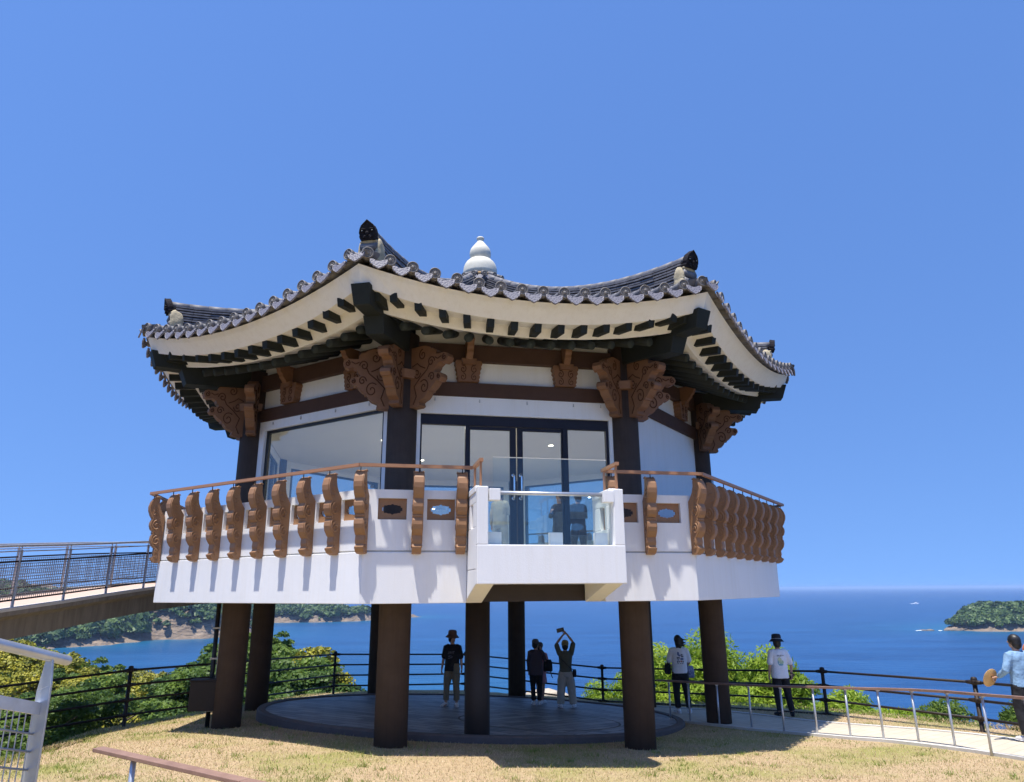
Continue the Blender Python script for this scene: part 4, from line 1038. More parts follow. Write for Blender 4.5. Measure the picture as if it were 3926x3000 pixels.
tag(mb.build('cliff_rock', M['shore_rock'], None, (1.15, 29.6, -4.0)), 'pale rock outcrop on the cliff edge behind the people at the fence', 'rock')

# ------------------------------------------------------------------ sea, headland, island
SEA = -50
m_sea = bpy.data.materials.new('deep_blue_sea'); nt, N, L, b = nodes_of(m_sea); b.inputs['Roughness'].default_value = .30; b.inputs['IOR'].default_value = 1.33; b.inputs['Specular IOR Level'].default_value = .35
tc = N.new('ShaderNodeTexCoord')
mp = N.new('ShaderNodeMapping'); mp.inputs['Scale'].default_value = (.35, 1, 1); mp.inputs['Rotation'].default_value[2] = R(8); L.new(tc.outputs['Object'], mp.inputs[0])
def nz_(sc_, det, rough, src): n = N.new('ShaderNodeTexNoise'); n.inputs['Scale'].default_value = sc_; n.inputs['Detail'].default_value = det; n.inputs['Roughness'].default_value = rough; L.new(src.outputs[0], n.inputs['Vector']); return n
big = nz_(.02, 9, .72, mp); wav = nz_(.16, 8, .62, mp)
cr = N.new('ShaderNodeValToRGB'); cr.color_ramp.elements[0].position = .36; cr.color_ramp.elements[1].position = .66
cr.color_ramp.elements[0].color = (.004, .036, .120, 1); cr.color_ramp.elements[1].color = (.012, .072, .20, 1); L.new(big.outputs['Fac'], cr.inputs[0])
at = N.new('ShaderNodeAttribute'); at.attribute_name = 'tone'
mx = N.new('ShaderNodeMix'); mx.data_type = 'RGBA'; L.new(at.outputs['Fac'], mx.inputs[0]); L.new(cr.outputs[0], mx.inputs[6]); mx.inputs[7].default_value = (.007, .105, .185, 1); L.new(mx.outputs[2], b.inputs['Base Color'])
bp = N.new('ShaderNodeBump'); bp.inputs['Strength'].default_value = .9; bp.inputs['Distance'].default_value = 2.2; L.new(wav.outputs['Fac'], bp.inputs['Height']); L.new(bp.outputs[0], b.inputs['Normal'])

HEAD = [(-1700, 380), (-760, 470), (-560, 560), (-440, 690), (-410, 720), (-392, 800), (-340, 828), (-318, 890), (-345, 980), (-420, 1090), (-405, 1190), (-391, 1222), (-300, 1235), (-262, 1262), (-250, 1318), (-262, 1380), (-330, 1450), (-480, 1560), (-900, 1700), (-1700, 1500)]
SPIT = [(-262, 1350), (-215, 1405), (-188, 1428), (-170, 1440), (-188, 1458), (-230, 1452), (-280, 1420)]
ISL = [(526, 872), (536, 862), (560, 853), (600, 848), (660, 845), (760, 850), (860, 900), (840, 990), (740, 1030), (640, 1010), (575, 965), (532, 905)]
def pdist(P, x, y):
    global POLY
    sv = POLY; POLY = P
    r_ = poly_dist(x, y); POLY = sv
    return r_
def fbm(x, y, s_, seed, oct_=4):
    out = np.zeros(x.shape); fl = out.ravel(); xs, ys = (x * s_).ravel(), (y * s_).ravel()
    for i in range(len(fl)): fl[i] = noise.fractal((xs[i], ys[i], seed), 1.0, 2.0, oct_)
    return fl.reshape(x.shape)
def land(P, x0, x1, y0, y1, step, hfun, name, seed, mats):
    X, Y = np.meshgrid(np.arange(x0, x1, step), np.arange(y0, y1, step)); D_ = -pdist(P, X, Y) + 14 * fbm(X, Y, .022, seed + 5)
    Hh = hfun(D_, X, Y, fbm(X, Y, .012, seed)); Z = SEA + Hh
    nr, na = X.shape; ii, jj = np.meshgrid(np.arange(nr - 1), np.arange(na - 1), indexing='ij')
    fc = np.stack([ii * na + jj, ii * na + jj + 1, (ii + 1) * na + jj + 1, (ii + 1) * na + jj], -1).reshape(-1, 4)
    keep = (Hh.ravel()[fc] > -3).any(1); fc = fc[keep]
    me = raw_mesh(name, np.stack([X, Y, Z], -1).reshape(-1, 3), fc.ravel(), 4, mats, smooth=False)
    o_ = bpy.data.objects.new(name, me); COL.objects.link(o_); tag(o_, kind='structure')
    return X, Y, Z, D_
m_cliff = mat('cliff_rock', (.085, .068, .055), .95, col2=(.30, .225, .155), scale=.045, bump=.9, bscale=.12, stretch=(1, 1, 2.5))
bpx = m_cliff.node_tree.nodes['Bump']; bpx.inputs['Distance'].default_value = 6
def h_head(D_, X, Y, f):
    cl_ = np.clip(fbm(X, Y, .009, 44) * 1.2 - .1, 0, 1) + 1.1 * np.exp(-((X + 330) ** 2 + (Y - 850) ** 2) / 70 ** 2) + 1.2 * np.exp(-((X + 255) ** 2 + (Y - 1300) ** 2) / 55 ** 2)                 # where the shore is a bare cliff
    top = np.interp(Y, [380, 700, 900, 1150, 1300, 1500], [70, 52, 34, 25, 20, 12]) * (1 + .35 * f)
    top = np.where(X < -560, top + (-560 - X) * .12, top)
    h = np.where(D_ < 4, D_ * .5, 2 + (D_ - 4) * (.55 + 1.6 * cl_))
    return np.minimum(h, top * (.55 + .45 * np.clip(D_ / 120, 0, 1)) + 3 * f) + np.where(D_ > 3, 1, .2) * (4.5 * fbm(X, Y, .045, 17) + 2.5 * fbm(X, Y, .11, 23))
hx = land(HEAD, -1150, -150, 480, 1560, 9, h_head, 'headland', 2, [m_cliff])
land(SPIT, -320, -150, 1320, 1480, 5, lambda D_, X, Y, f: np.minimum(D_ * .5, 7 + 5 * f), 'rocky_spit', 6, [m_cliff])
def h_isl(D_, X, Y, f):
    top = np.interp(X, [520, 548, 566, 592, 620, 700], [4, 8, 13, 22, 21, 31]) * (1 + .35 * f)
    return np.minimum(np.where(D_ < 5, D_ * .4, 2 + (D_ - 5) * .9), top)
ix = land(ISL, 480, 900, 820, 1060, 5, h_isl, 'island', 9, [m_cliff])
def canopy(grid, n, size, seed, per, thr, rmin, name, label, sel=None):
    """far woods: thousands of little leafy crowns in one mesh"""
    X, Y, Z, D_ = grid; g_ = np.random.default_rng(seed)
    gy_, gx_ = np.gradient(Z, abs(X[0, 1] - X[0, 0])); sl = np.hypot(gx_, gy_)
    ok = (D_ > rmin) & (sl < thr)
    if sel is not None: ok &= sel(X, Y)
    idx = np.argwhere(ok); idx = idx[g_.integers(len(idx), size=n)]; st_ = abs(X[0, 1] - X[0, 0])
    P = np.stack([X[idx[:, 0], idx[:, 1]] + g_.uniform(-.5, .5, n) * st_, Y[idx[:, 0], idx[:, 1]] + g_.uniform(-.5, .5, n) * st_, Z[idx[:, 0], idx[:, 1]]], 1)
    s_ = size * g_.uniform(.6, 1.35, n); P[:, 2] += s_ * .35
    d = g_.normal(size=(n, per, 3)); d /= np.linalg.norm(d, axis=2)[..., None]; d[..., 2] = np.abs(d[..., 2])
    C = P[:, None] + d * s_[:, None, None] * np.array([1, 1, .85]) * .6
    nm_ = d + g_.normal(0, .4, d.shape); nm_ /= np.linalg.norm(nm_, axis=2)[..., None]
    a = np.cross(nm_, g_.normal(size=d.shape)); a /= np.linalg.norm(a, axis=2)[..., None]; b_ = np.cross(nm_, a); q = (s_ * .33)[:, None, None] * g_.uniform(.7, 1.3, (n, per, 1))
    v = np.stack([C - a * q, C + b_ * q, C + a * q, C - b_ * q], 2).reshape(-1, 3)
    T = np.repeat(np.clip(g_.uniform(.1, .8, n)[:, None] + g_.normal(0, .1, (n, per)), 0, 1).ravel(), 4)
    me = raw_mesh(name, v, np.arange(len(v)), 4, M['leaf_far'], T); o_ = bpy.data.objects.new(name, me); COL.objects.link(o_); tag(o_, label, 'wood', kind='stuff')
canopy(hx, 11000, 9, 5, 36, 1.3, 9, 'headland_wood', 'dense dark green wood covering the headland across the bay', lambda X, Y: (X > -760))
canopy(hx, 3200, 5, 15, 30, 6, 8, 'cliff_scrub', 'low green scrub clinging to the bare cliff of the headland', lambda X, Y: (X > -470))
canopy(ix, 2000, 6.5, 6, 60, 1.2, 8, 'island_wood', 'dark pine wood covering the small island on the right', lambda X, Y: (X < 720) & (Y < 960))
# sea sheet with shallows near the land
sr = np.concatenate([np.linspace(60, 420, 25), np.linspace(440, 1700, 110), np.geomspace(1750, 30000, 40)]); sa = np.concatenate([np.linspace(-48, 48, 260), np.linspace(54, 306, 50)]) * PI / 180
A_, R_ = np.meshgrid(sa, sr); X, Y = np.sin(A_) * R_, np.cos(A_) * R_
dl = np.minimum(np.minimum(pdist(HEAD, X, Y), pdist(ISL, X, Y)), pdist(SPIT, X, Y)); tone = np.clip(np.exp(-np.clip(dl, 0, None) / 55) * .8 + .55 * np.exp(-np.clip(R_ - 300, 0, None) / 220) * (X < 0), 0, 1)
nr, na = X.shape; ii, jj = np.meshgrid(np.arange(nr - 1), np.arange(na), indexing='ij'); j2 = (jj + 1) % na
fc = np.stack([ii * na + jj, ii * na + j2, (ii + 1) * na + j2, (ii + 1) * na + jj], -1).reshape(-1)
me = raw_mesh('sea', np.stack([X, Y, np.full(X.shape, SEA)], -1).reshape(-1, 3), fc, 4, m_sea, tone.reshape(-1)); o = bpy.data.objects.new('sea', me); COL.objects.link(o); tag(o, kind='structure')
# shore rocks and breakers by the island
mb = MB()
for x, y, sx, sy, sz in ((487, 883, 6, 3, 1.0), (493, 880, 5, 2.5, 1.5), (520, 876, 7, 4, 2.4), (512, 879, 4, 2, 1.2)): lump(mb, (x - 480, y - 884, .2), (sx, sy, sz), x)
tag(mb.build('reef', M['rock'], None, (480, 884, SEA)), 'low dark reef in the water off the tip of the island', 'reef')
mb = MB()
for x, y, sx in ((480, 881, 4), (503, 877, 2.5)): lump(mb, (x - 480, y - 880, .1), (sx, 1.1, .4), y)
tag(mb.build('breaker', M['foam'], None, (480, 880, SEA)), 'white foam of a wave breaking on the reef by the island', 'wave')
# leaning pine on the tip of the island
pine = thing('pine_tree', 'lone leaning pine on the left tip of the island', 'tree', (533, 872, SEA + 4))
mb = MB(); mb.tube([(0, 0, -4), (-1.5, 0, 4), (-4.5, 0, 9)], [.6, .45, .25], 8); mb.tube([(-1.5, 0, 4), (2, 0, 8)], [.3, .15], 6); mb.build('trunk', M['bark'], pine)
v, T = leaf_cloud([((-5, 0, 10), (4.5, 3, 1.3), .3), ((-8, 0, 9), (2.5, 2, .9), .4), ((2.5, 0, 8.6), (2.6, 2, .9), .3)], 150, 1.1, .6, 4)
o_ = bpy.data.objects.new('crown', raw_mesh('pine_crown', v, np.arange(len(v)), 4, M['leaf_far'], np.repeat(T, 4))); COL.objects.link(o_); o_.parent = pine
boat = thing('motor_boat', 'small white boat with a foaming wake far out at sea', 'boat', (1243, 2272, SEA), R(20))
mb = MB(); mb.hexa([(-8, -1.6, 0), (6, -1.6, 0), (6, 1.6, 0), (-8, 1.6, 0), (-8, -2.2, 2), (10, -.6, 2.6), (10, .6, 2.6), (-8, 2.2, 2)]); mb.build('hull', M['boat'], boat)
mb = MB(); mb.hexa([(-4, -1.4, 2), (3, -1.4, 2.1), (3, 1.4, 2.1), (-4, 1.4, 2), (-3.6, -1.2, 4.6), (1.6, -1.2, 4.6), (1.6, 1.2, 4.6), (-3.6, 1.2, 4.6)]); mb.build('cabin', M['boat'], boat)
mb = MB(); lump(mb, (-16, 0, 0), (10, 2, .6), 2); mb.build('wake', M['foam'], boat)
# ------------------------------------------------------------------ people (local frame: facing +Y, right hand on +X, 1.75 m tall before scaling)
M['skin'] = mat('skin', (.46, .27, .19), .55, var=.06)
M['hair'] = mat('black_hair', (.010, .009, .009), .45, var=.3, scale=20, bump=.3, bscale=60, stretch=(1, 1, .2))
M['shoe'] = mat('white_shoe', (.74, .74, .76), .6, var=.06)
M['glassdark'] = mat('sunglass', (.01, .01, .012), .2)
def cloth(name, col, var=.08): return mat(name, col, .85, var=var, scale=7, bump=.25, bscale=30)
CT = bpy.data.textures.new('cloth_folds', 'CLOUDS'); CT.noise_scale = .13; CT.noise_depth = 2
def V3(*a): return Vector(a)
def folds(o, s_=.018):
    m = o.modifiers.new('Folds', 'DISPLACE'); m.texture = CT; m.strength = s_; m.mid_level = .5; m.texture_coords = 'LOCAL'
def hand(mb, wr, d, palm_n, side, curl=.25):
    """palm, four bent fingers of different length and a thumb; d points along the fingers"""
    d = d.normalized(); n = (palm_n - d * palm_n.dot(d)).normalized(); s_ = d.cross(n) * side
    mb.tube([wr - d * .02, wr + d * .03, wr + d * .085], [.026, .036, .038], 10, flat=.42, up=n, round_ends=True)
    for i, (l, o_) in enumerate(((.070, .029), (.080, .010), (.074, -.009), (.056, -.027))):
        b_ = wr + d * (.085 - abs(i - 1.2) * .004) + s_ * o_; q1 = b_ + (d * math.cos(curl) + n * math.sin(curl)) * l * .55
        q2 = q1 + (d * math.cos(curl * 2.6) + n * math.sin(curl * 2.6)) * l * .5
        mb.tube([b_ - d * .02, b_, q1, q2], [.010, .010, .0088, .0075], 8, round_ends=True)
    b_ = wr + d * .025 + s_ * .030; q1 = b_ + (d * .7 + s_ * .6 + n * .25).normalized() * .042; q2 = q1 + (d * .92 + s_ * .1 + n * .3).normalized() * .034
    mb.tube([b_ - s_ * .012, b_, q1, q2], [.013, .012, .0105, .009], 8, round_ends=True)
def person(label, loc, rotz, H, top, legs_c, shoes, arms, hair=None, hat=None, stance=(.10, .10), lean=0.0, head_turn=0.0, head_tilt=0.0, sleeve='short', wide=1.0, shirt_len=.86, long_skirt=False, face=False, top_w=1.0, cuff=.10, group=None, chin=0.0):
    top_w *= 1.03; wide *= 1.0
    t = thing('person', label, 'person', loc, rotz, group); t.scale = (H / 1.75,) * 3
    hipx, fl, fr = .088, stance[0], stance[1]
    sh_z = 1.43; mb = MB()
    # body --------------------------------------------------------------
    mb.loft([(0, 0, .80, .12, .09), (0, 0, .88, .165, .108), (0, 0, .97, .162, .105), (0, 0, 1.08, .138, .092), (0, 0, 1.22, .155, .100), (0, 0, 1.34, .172, .10), (0, -.005, 1.41, .15, .085), (0, -.008, 1.455, .085, .066), (0, 0, 1.48, .056, .056), (0, .012, 1.56, .05, .052)])
    HT = Matrix.Translation((0, .014, 1.50)) @ Matrix.Rotation(head_turn, 4, 'Z') @ Matrix.Rotation(head_tilt, 4, 'Y') @ Matrix.Rotation(chin, 4, 'X') @ Matrix.Translation((0, 0, -1.50))
    mb.ell((0, .0, 1.655), (.078, .095, .102), 18, 14, F=HT); mb.ell((0, .03, 1.59), (.056, .062, .068), 14, 10, F=HT)      # skull, jaw
    mb.tube([HT @ V3(0, .088, 1.665), HT @ V3(0, .108, 1.63), HT @ V3(0, .094, 1.618)], [.008, .0135, .010], 8, round_ends=True)         # nose
    mb.tube([HT @ V3(-.022, .086, 1.588), HT @ V3(0, .093, 1.59), HT @ V3(.022, .086, 1.588)], [.006, .0085, .006], 8, round_ends=True)  # lips
    for s_ in (-1, 1): mb.ell((s_ * .077, -.005, 1.635), (.011, .019, .031), 8, 8, F=HT)                                            # ears
    feet = []
    for s_, dx in ((-1, fl), (1, fr)):
        hip, knee, ank = V3(s_ * hipx, 0, .90), V3(s_ * (hipx + dx * .45), .02, .49), V3(s_ * (hipx * .75 + dx), -.01, .085)
        mb.tube([hip, (hip + knee) / 2, knee, knee.lerp(ank, .3), knee.lerp(ank, .75), ank], [.088, .075, .055, .056, .040, .036], 12, round_ends=True)
        mb.tube([ank + V3(0, -.03, -.045), ank + V3(0, .07, -.045), ank + V3(s_ * .02, .15, -.055)], [.04, .042, .032], 10, round_ends=True, flat=.8)
        feet.append((s_, ank, knee, hip))
    for s_, (el, wr, hd, pn, curl) in zip((-1, 1), arms):
        sh = V3(s_ * .172, -.005, sh_z - .02); el, wr = Vector(el), Vector(wr)
        mb.tube([sh, sh.lerp(el, .4), el, el.lerp(wr, .35), wr], [.050, .044, .037, .036, .026], 12, round_ends=True)
        hand(mb, wr, Vector(hd), Vector(pn), s_, curl)
    mb.build('body', M['skin'], t, remesh=.0065)
    # trousers, skirt -----------------------------------------------------
    mb = MB()
    if long_skirt:
        mb.loft([(0, 0, .60, .21, .17), (0, 0, .75, .20, .15), (0, 0, .92, .175, .125), (0, 0, 1.02, .15, .105)])
    else:
        mb.loft([(0, -.002, .80, .15, .11), (0, -.002, .88, .182, .125), (0, 0, .96, .178, .122), (0, 0, 1.03, .158, .108)])
        for s_, ank, knee, hip in feet:
            mb.tube([hip + V3(0, 0, .03), (hip + knee) / 2, knee, knee.lerp(ank, .5), ank + V3(0, 0, cuff - .06)], [.112, .102 * (1 + (wide - 1) * .5), .080 * wide, .073 * wide, .070 * wide], 14)
    o_ = mb.build('skirt' if long_skirt else 'trousers', legs_c, t, remesh=.011); folds(o_, .026)
    # top --------------------------------------------------------------------
    mb = MB(); w = top_w
    mb.loft([(0, 0, shirt_len, .188 * w, .132 * w), (0, 0, 1.0, .178 * w, .126 * w), (0, 0, 1.12, .174 * w, .126), (0, 0, 1.25, .190, .126), (0, 0, 1.35, .204, .120), (0, -.006, 1.42, .182, .104), (0, -.008, 1.462, .11, .082), (0, -.004, 1.482, .066, .066)])
    for s_, (el, wr, hd, pn, curl) in zip((-1, 1), arms):
        sh = V3(s_ * .165, -.005, sh_z - .022); el, wr = Vector(el), Vector(wr)
        if sleeve == 'short': mb.tube([sh + V3(-s_ * .05, 0, .012), sh, sh.lerp(el, .4), sh.lerp(el, .82)], [.070, .078, .075, .074], 14, round_ends=True)
        else: mb.tube([sh + V3(-s_ * .05, 0, .012), sh, sh.lerp(el, .5), el, el.lerp(wr, .5), el.lerp(wr, .93)], [.070, .076, .066, .058, .052, .044], 14, round_ends=True)
    o_ = mb.build('jacket' if sleeve == 'jacket' else 'shirt', top, t, remesh=.010); folds(o_, .036 if sleeve == 'jacket' else .024)
    # shoes --------------------------------------------------------------------
    for s_, ank, knee, hip in feet:
        mb = MB(); c = ank; F = Matrix.Translation((c.x, c.y, 0)) @ Matrix.Rotation(-s_ * .28, 4, 'Z')
        mb.tube([F @ V3(0, -.06, .05), F @ V3(0, .02, .055), F @ V3(0, .12, .042), F @ V3(0, .185, .035)], [.043, .050, .050, .038], 12, round_ends=True, flat=.85)
        mb.tube([F @ V3(0, -.03, .05), F @ V3(0, -.02, .10)], [.046, .044], 12)
        mb.tube([F @ V3(0, -.065, .014), F @ V3(0, .1, .014), F @ V3(0, .19, .014)], [.046, .053, .040], 12, round_ends=True, flat=.28)
        mb.build('shoe', shoes, t)
    # hair ----------------------------------------------------------------------
    mb = MB(); hs = hair or 'short'
    mb.ell((0, -.014, 1.668), (.094, .108, .108), 18, 14, F=HT)
    if hs in ('short', 'bob'):
        mb.ell((0, -.045, 1.61), (.092, .072, .10), 16, 12, F=HT)
        for i in range(9):
            a = PI + (i - 4) * .33; p = V3(.07 * math.sin(a), .075 * math.cos(a), 1.62); mb.tube([HT @ (p + V3(0, 0, .06)), HT @ p, HT @ (p + V3(p.x * .1, p.y * .1, -.05 - .01 * (i % 3)))], [.03, .024, .008], 8, round_ends=True)
    if hs == 'blown':
        mb.ell((0, -.04, 1.60), (.080, .075, .12), 16, 12, F=HT)
        for i in range(11):
            z = 1.52 + .016 * i; x1 = .13 + .045 * math.sin(i * 2.3)
            mb.tube([HT @ V3(.03, -.06, z + .03), HT @ V3(.09, -.07, z + .01), HT @ V3(x1, -.075, z - .012 + .02 * math.sin(i * 1.7)), HT @ V3(x1 + .02, -.07, z + .012)], [.028, .020, .013, .006], 8, round_ends=True)
        for i in range(7): mb.tube([HT @ V3(-.05 + .018 * i, -.075, 1.56), HT @ V3(-.045 + .018 * i, -.085, 1.47 - .012 * (i % 3))], [.026, .008], 8, round_ends=True)
    if hs == 'long':
        mb.ell((0, -.05, 1.56), (.085, .07, .16), 16, 12, F=HT)
        for i in range(9): mb.tube([HT @ V3(-.07 + .0175 * i, -.08, 1.52), HT @ V3(-.085 + .021 * i, -.10, 1.34 - .02 * (i % 3))], [.028, .010], 8, round_ends=True)
    mb.build('hair', M['hair'], t, remesh=.009)
    if face:
        mb = MB()
        for s_ in (-1, 1): mb.ell((s_ * .033, .082, 1.662), (.024, .012, .018), 12, 8, F=HT)
        mb.tube([HT @ V3(-.075, .02, 1.668), HT @ V3(-.055, .083, 1.672), HT @ V3(0, .096, 1.67), HT @ V3(.055, .083, 1.672), HT @ V3(.075, .02, 1.668)], .005, 6); mb.build('sunglasses', M['glassdark'], t)
    if hat:
        kind, hm = hat; mb = MB()
        if kind == 'bucket':
            mb.lathe([(.165, 1.665), (.150, 1.678), (.118, 1.715), (.104, 1.725), (.103, 1.77), (.098, 1.805), (.075, 1.825), (.02, 1.832)], 28, HT @ Matrix.Translation((0, -.008, 1.70)) @ Matrix.Rotation(R(-5), 4, 'X') @ Matrix.Diagonal((1.06, 1.17, 1.08, 1)) @ Matrix.Translation((0, 0, -1.705)))
            mb.lathe([(.163, 1.663), (.10, 1.70)], 28, HT @ Matrix.Translation((0, -.008, 1.70)) @ Matrix.Rotation(R(-5), 4, 'X') @ Matrix.Diagonal((1.06, 1.17, 1.08, 1)) @ Matrix.Translation((0, 0, -1.705)))
        else:
            mb.lathe([(.098, 1.66), (.101, 1.70), (.096, 1.745), (.075, 1.782), (.03, 1.798)], 24, HT @ Matrix.Translation((0, -.01, -.014)) @ Matrix.Diagonal((1, 1.1, 1, 1)))
            mb.tube([HT @ V3(0, .07, 1.68), HT @ V3(0, .17, 1.668)], [.075, .06], 12, round_ends=True, flat=.12)
        o_ = mb.build('hat', hm, t)
        if kind == 'bucket' and hm is M.get('hat_black'):
            m2 = MB(); m2.lathe([(.1065, 1.716), (.1055, 1.730)], 28, HT @ Matrix.Translation((0, -.008, 1.70)) @ Matrix.Rotation(R(-5), 4, 'X') @ Matrix.Diagonal((1.06, 1.17, 1.08, 1)) @ Matrix.Translation((0, 0, -1.705))); m2.build('hat_band', M['curb'], o_)
    return t
def print_marks(t, marks, y, name='shirt_print', curve=.118):
    """flat colour marks following the back (y<0) or chest (y>0) of the shirt: (x, z, w, h, material)"""
    mats = []; mb = MB()
    for x, z, w, h, m in marks:
        if m not in mats: mats.append(m)
        n = 8; pts = []
        for i in range(n):
            a = 2 * PI * i / n; px, pz = x + w / 2 * math.cos(a), z + h / 2 * math.sin(a)
            pts.append((px, pz))
        dep = lambda px: math.copysign(curve * (1 - min(.95, abs(px) / .19) ** 2.3) ** (1 / 2.3) + .012, y)
        vs = [(px, dep(px), pz) for px, pz in pts] + [(px, dep(px) - math.copysign(.012, y), pz) for px, pz in pts]
        mb.add(vs, [tuple(range(n)), tuple(range(2 * n - 1, n - 1, -1))] + [(i, (i + 1) % n, n + (i + 1) % n, n + i) for i in range(n)], mats.index(m))
    mb.build(name, [M[m] for m in mats], t)
def down(s_, out=.06, fwd=.02, bend=.02): return ((s_ * (.20 + out * .5), -.01, 1.145), (s_ * (.20 + out), fwd + bend, .905), (s_ * .05, .10, -1), (-s_, .1, 0), .35)
M['tee_black'] = cloth('black_tee', (.012, .012, .014)); M['khaki'] = cloth('khaki_trousers', (.24, .19, .12)); M['hat_brown'] = cloth('brown_hat', (.13, .075, .055))
M['tee_white'] = cloth('white_tee', (.80, .80, .83), .03); M['black_cloth'] = cloth('black_trousers', (.010, .010, .013)); M['hat_black'] = cloth('black_hat', (.010, .011, .018))
M['plum'] = cloth('plum_shirt', (.06, .045, .06)); M['pink'] = cloth('pink_cloth', (.55, .27, .32)); M['olive'] = cloth('olive_top', (.105, .105, .075)); M['stone_c'] = cloth('stone_trousers', (.42, .39, .34))
M['denim'] = cloth('pale_denim', (.20, .33, .49), .22); M['hat_tan'] = cloth('tan_hat', (.62, .38, .15)); M['hat_orange'] = cloth('orange_hat', (.80, .26, .10)); M['cap_khaki'] = cloth('khaki_cap', (.30, .22, .10)); M['cap_grey'] = cloth('grey_cap', (.10, .10, .11))
M['pr_blue'] = mat('print_blue', (.16, .20, .36), .9); M['pr_dark'] = mat('print_dark', (.10, .10, .13), .9); M['pr_red'] = mat('print_red', (.42, .16, .12), .9); M['pr_green'] = mat('print_green', (.42, .55, .38), .9); M['pr_yellow'] = mat('print_yellow', (.66, .68, .42), .9); M['pr_teal'] = mat('print_teal', (.22, .42, .50), .9); M['pr_grey'] = mat('print_grey', (.16, .16, .18), .9)
def gz(x, y, extra=0): return float(lawn_z(x, y)) + extra
def pz(x, y): return pad_z(x, y) - .02
# woman with the bucket hat under the pavilion
p1 = (-1.62, 19.75); H1 = 1.79
a = person('person in a brown bucket hat, black T-shirt and khaki trousers standing under the pavilion', (*p1, pz(*p1)), PI - .15, H1, M['tee_black'], M['khaki'], M['shoe'], [down(-1), down(1)], hair='bob', hat=('bucket', M['hat_brown']), stance=(.06, .09), head_turn=.75, face=True, wide=1.05, top_w=1.04, shirt_len=.84, cuff=.12)
print_marks(a, [(-.062, 1.315, .05, .016, 'pr_grey'), (-.06, 1.285, .014, .07, 'pr_grey'), (-.025, 1.29, .013, .075, 'pr_grey'), (.004, 1.288, .012, .075, 'pr_grey'), (.022, 1.292, .014, .05, 'pr_grey'), (.04, 1.287, .012, .075, 'pr_grey'), (.065, 1.29, .013, .07, 'pr_grey'), (.08, 1.26, .035, .014, 'pr_grey'), (.03, 1.215, .10, .02, 'pr_dark'), (.05, 1.19, .07, .02, 'pr_grey'), (.01, 1.165, .05, .03, 'pr_dark'), (.06, 1.15, .06, .018, 'pr_grey'), (-.02, 1.185, .04, .03, 'pr_grey')], 1)
# two people close together at the fence
p2 = (.62, 21.25); H2 = 1.70
person('person in a plum shirt and black trousers raising a hand by the fence', (*p2, pz(*p2)), -.12, H2, M['plum'], M['black_cloth'], M['shoe'],
       [down(-1, .02, .05), ((.27, .07, 1.19), (.155, .21, 1.44), (-.3, .3, 1), (-.8, .4, .1), .5)], hair='bob', hat=('cap', M['cap_grey']), stance=(.01, .03), sleeve='long', shirt_len=.80, head_turn=-.5, top_w=1.06, wide=.92)
p3 = (.755, 21.75)
person('person in a grey cap and pink skirt half hidden by the plum shirt', (*p3, pz(*p3)), -.3, 1.62, M['pink'], M['pink'], M['shoe'],
       [down(-1, .02), ((.22, .06, 1.15), (.18, .25, 1.06), (-.3, 1, .1), (0, 0, -1), .5)], hair='bob', hat=('cap', M['cap_grey']), stance=(-.01, .0), long_skirt=True)
def bag(name, label, loc, rz, size, m, strap=None):
    t = thing(name, label, 'bag', loc, rz); w, d, h = size; mb = MB()
    mb.loft([(0, 0, -h / 2, w * .42, d * .42), (0, 0, -h * .4, w * .5, d * .5), (0, 0, h * .25, w * .46, d * .46), (0, 0, h / 2, w * .34, d * .2)], 16, power=3.5)
    o_ = mb.build('pouch', m, t); folds(o_, .015)
    if strap: mb = MB(); mb.tube(strap, .012, 6); mb.build('strap', M['black'], t)
    return t
bag('shoulder_bag', 'black bag with dangling cord on the arm of the person in the pink skirt', (.98, 21.6, pz(*p3) + 1.02), .2, (.26, .16, .32), M['black_cloth'], [(.05, 0, -.1), (.10, .0, -.28), (.13, 0, -.34)])
bag('hip_pouch', 'beige pouch at the hip of the person in the brown bucket hat', (p1[0] + .13, p1[1] - .17, pz(*p1) + .93), -.1, (.17, .08, .24), M['khaki'])
# raised arms
p4 = (1.42, 20.7); H4 = 1.70
person('person in an olive top and wide pale trousers holding a phone overhead', (*p4, pz(*p4)), -.05, H4, M['olive'], M['stone_c'], M['shoe'],
       [((-.245, .06, 1.67), (-.055, .12, 1.90), (.5, .15, .6), (.5, .4, -.6), .75), ((.24, .06, 1.70), (.05, .12, 1.94), (-.5, .15, .6), (-.5, .4, -.6), .75)], hair='bob', hat=('cap', M['cap_khaki']), stance=(.10, .13), wide=1.5, shirt_len=.93, cuff=.07, top_w=.96, chin=.15)
ph = thing('phone', 'dark phone held up above the head of the person in the olive top', 'phone', (p4[0] - .11, p4[1] + .17, pz(*p4) + 2.035 * H4 / 1.75), 0)
mb = MB(); mb.box(-.105, .105, -.006, .006, -.055, .055, Matrix.Rotation(R(-12), 4, 'Y')); mb.build('phone_body', M['glassdark'], ph, bevel=.004)
mb = MB(); mb.tube([Matrix.Rotation(R(-12), 4, 'Y') @ V3(.07, -.008, .03), Matrix.Rotation(R(-12), 4, 'Y') @ V3(.07, -.011, .03)], .014, 10); mb.build('lens', M['black'], ph)
bag('crossbody_bag', 'small black crossbody bag of the person holding up a phone', (p4[0] + .235, p4[1] - .05, pz(*p4) + .87), 0, (.11, .10, .2), M['black_cloth'],
    [(-.41, -.09, .42), (-.31, -.125, .33), (-.20, -.13, .22), (-.08, -.11, .12), (.0, -.03, .08)])
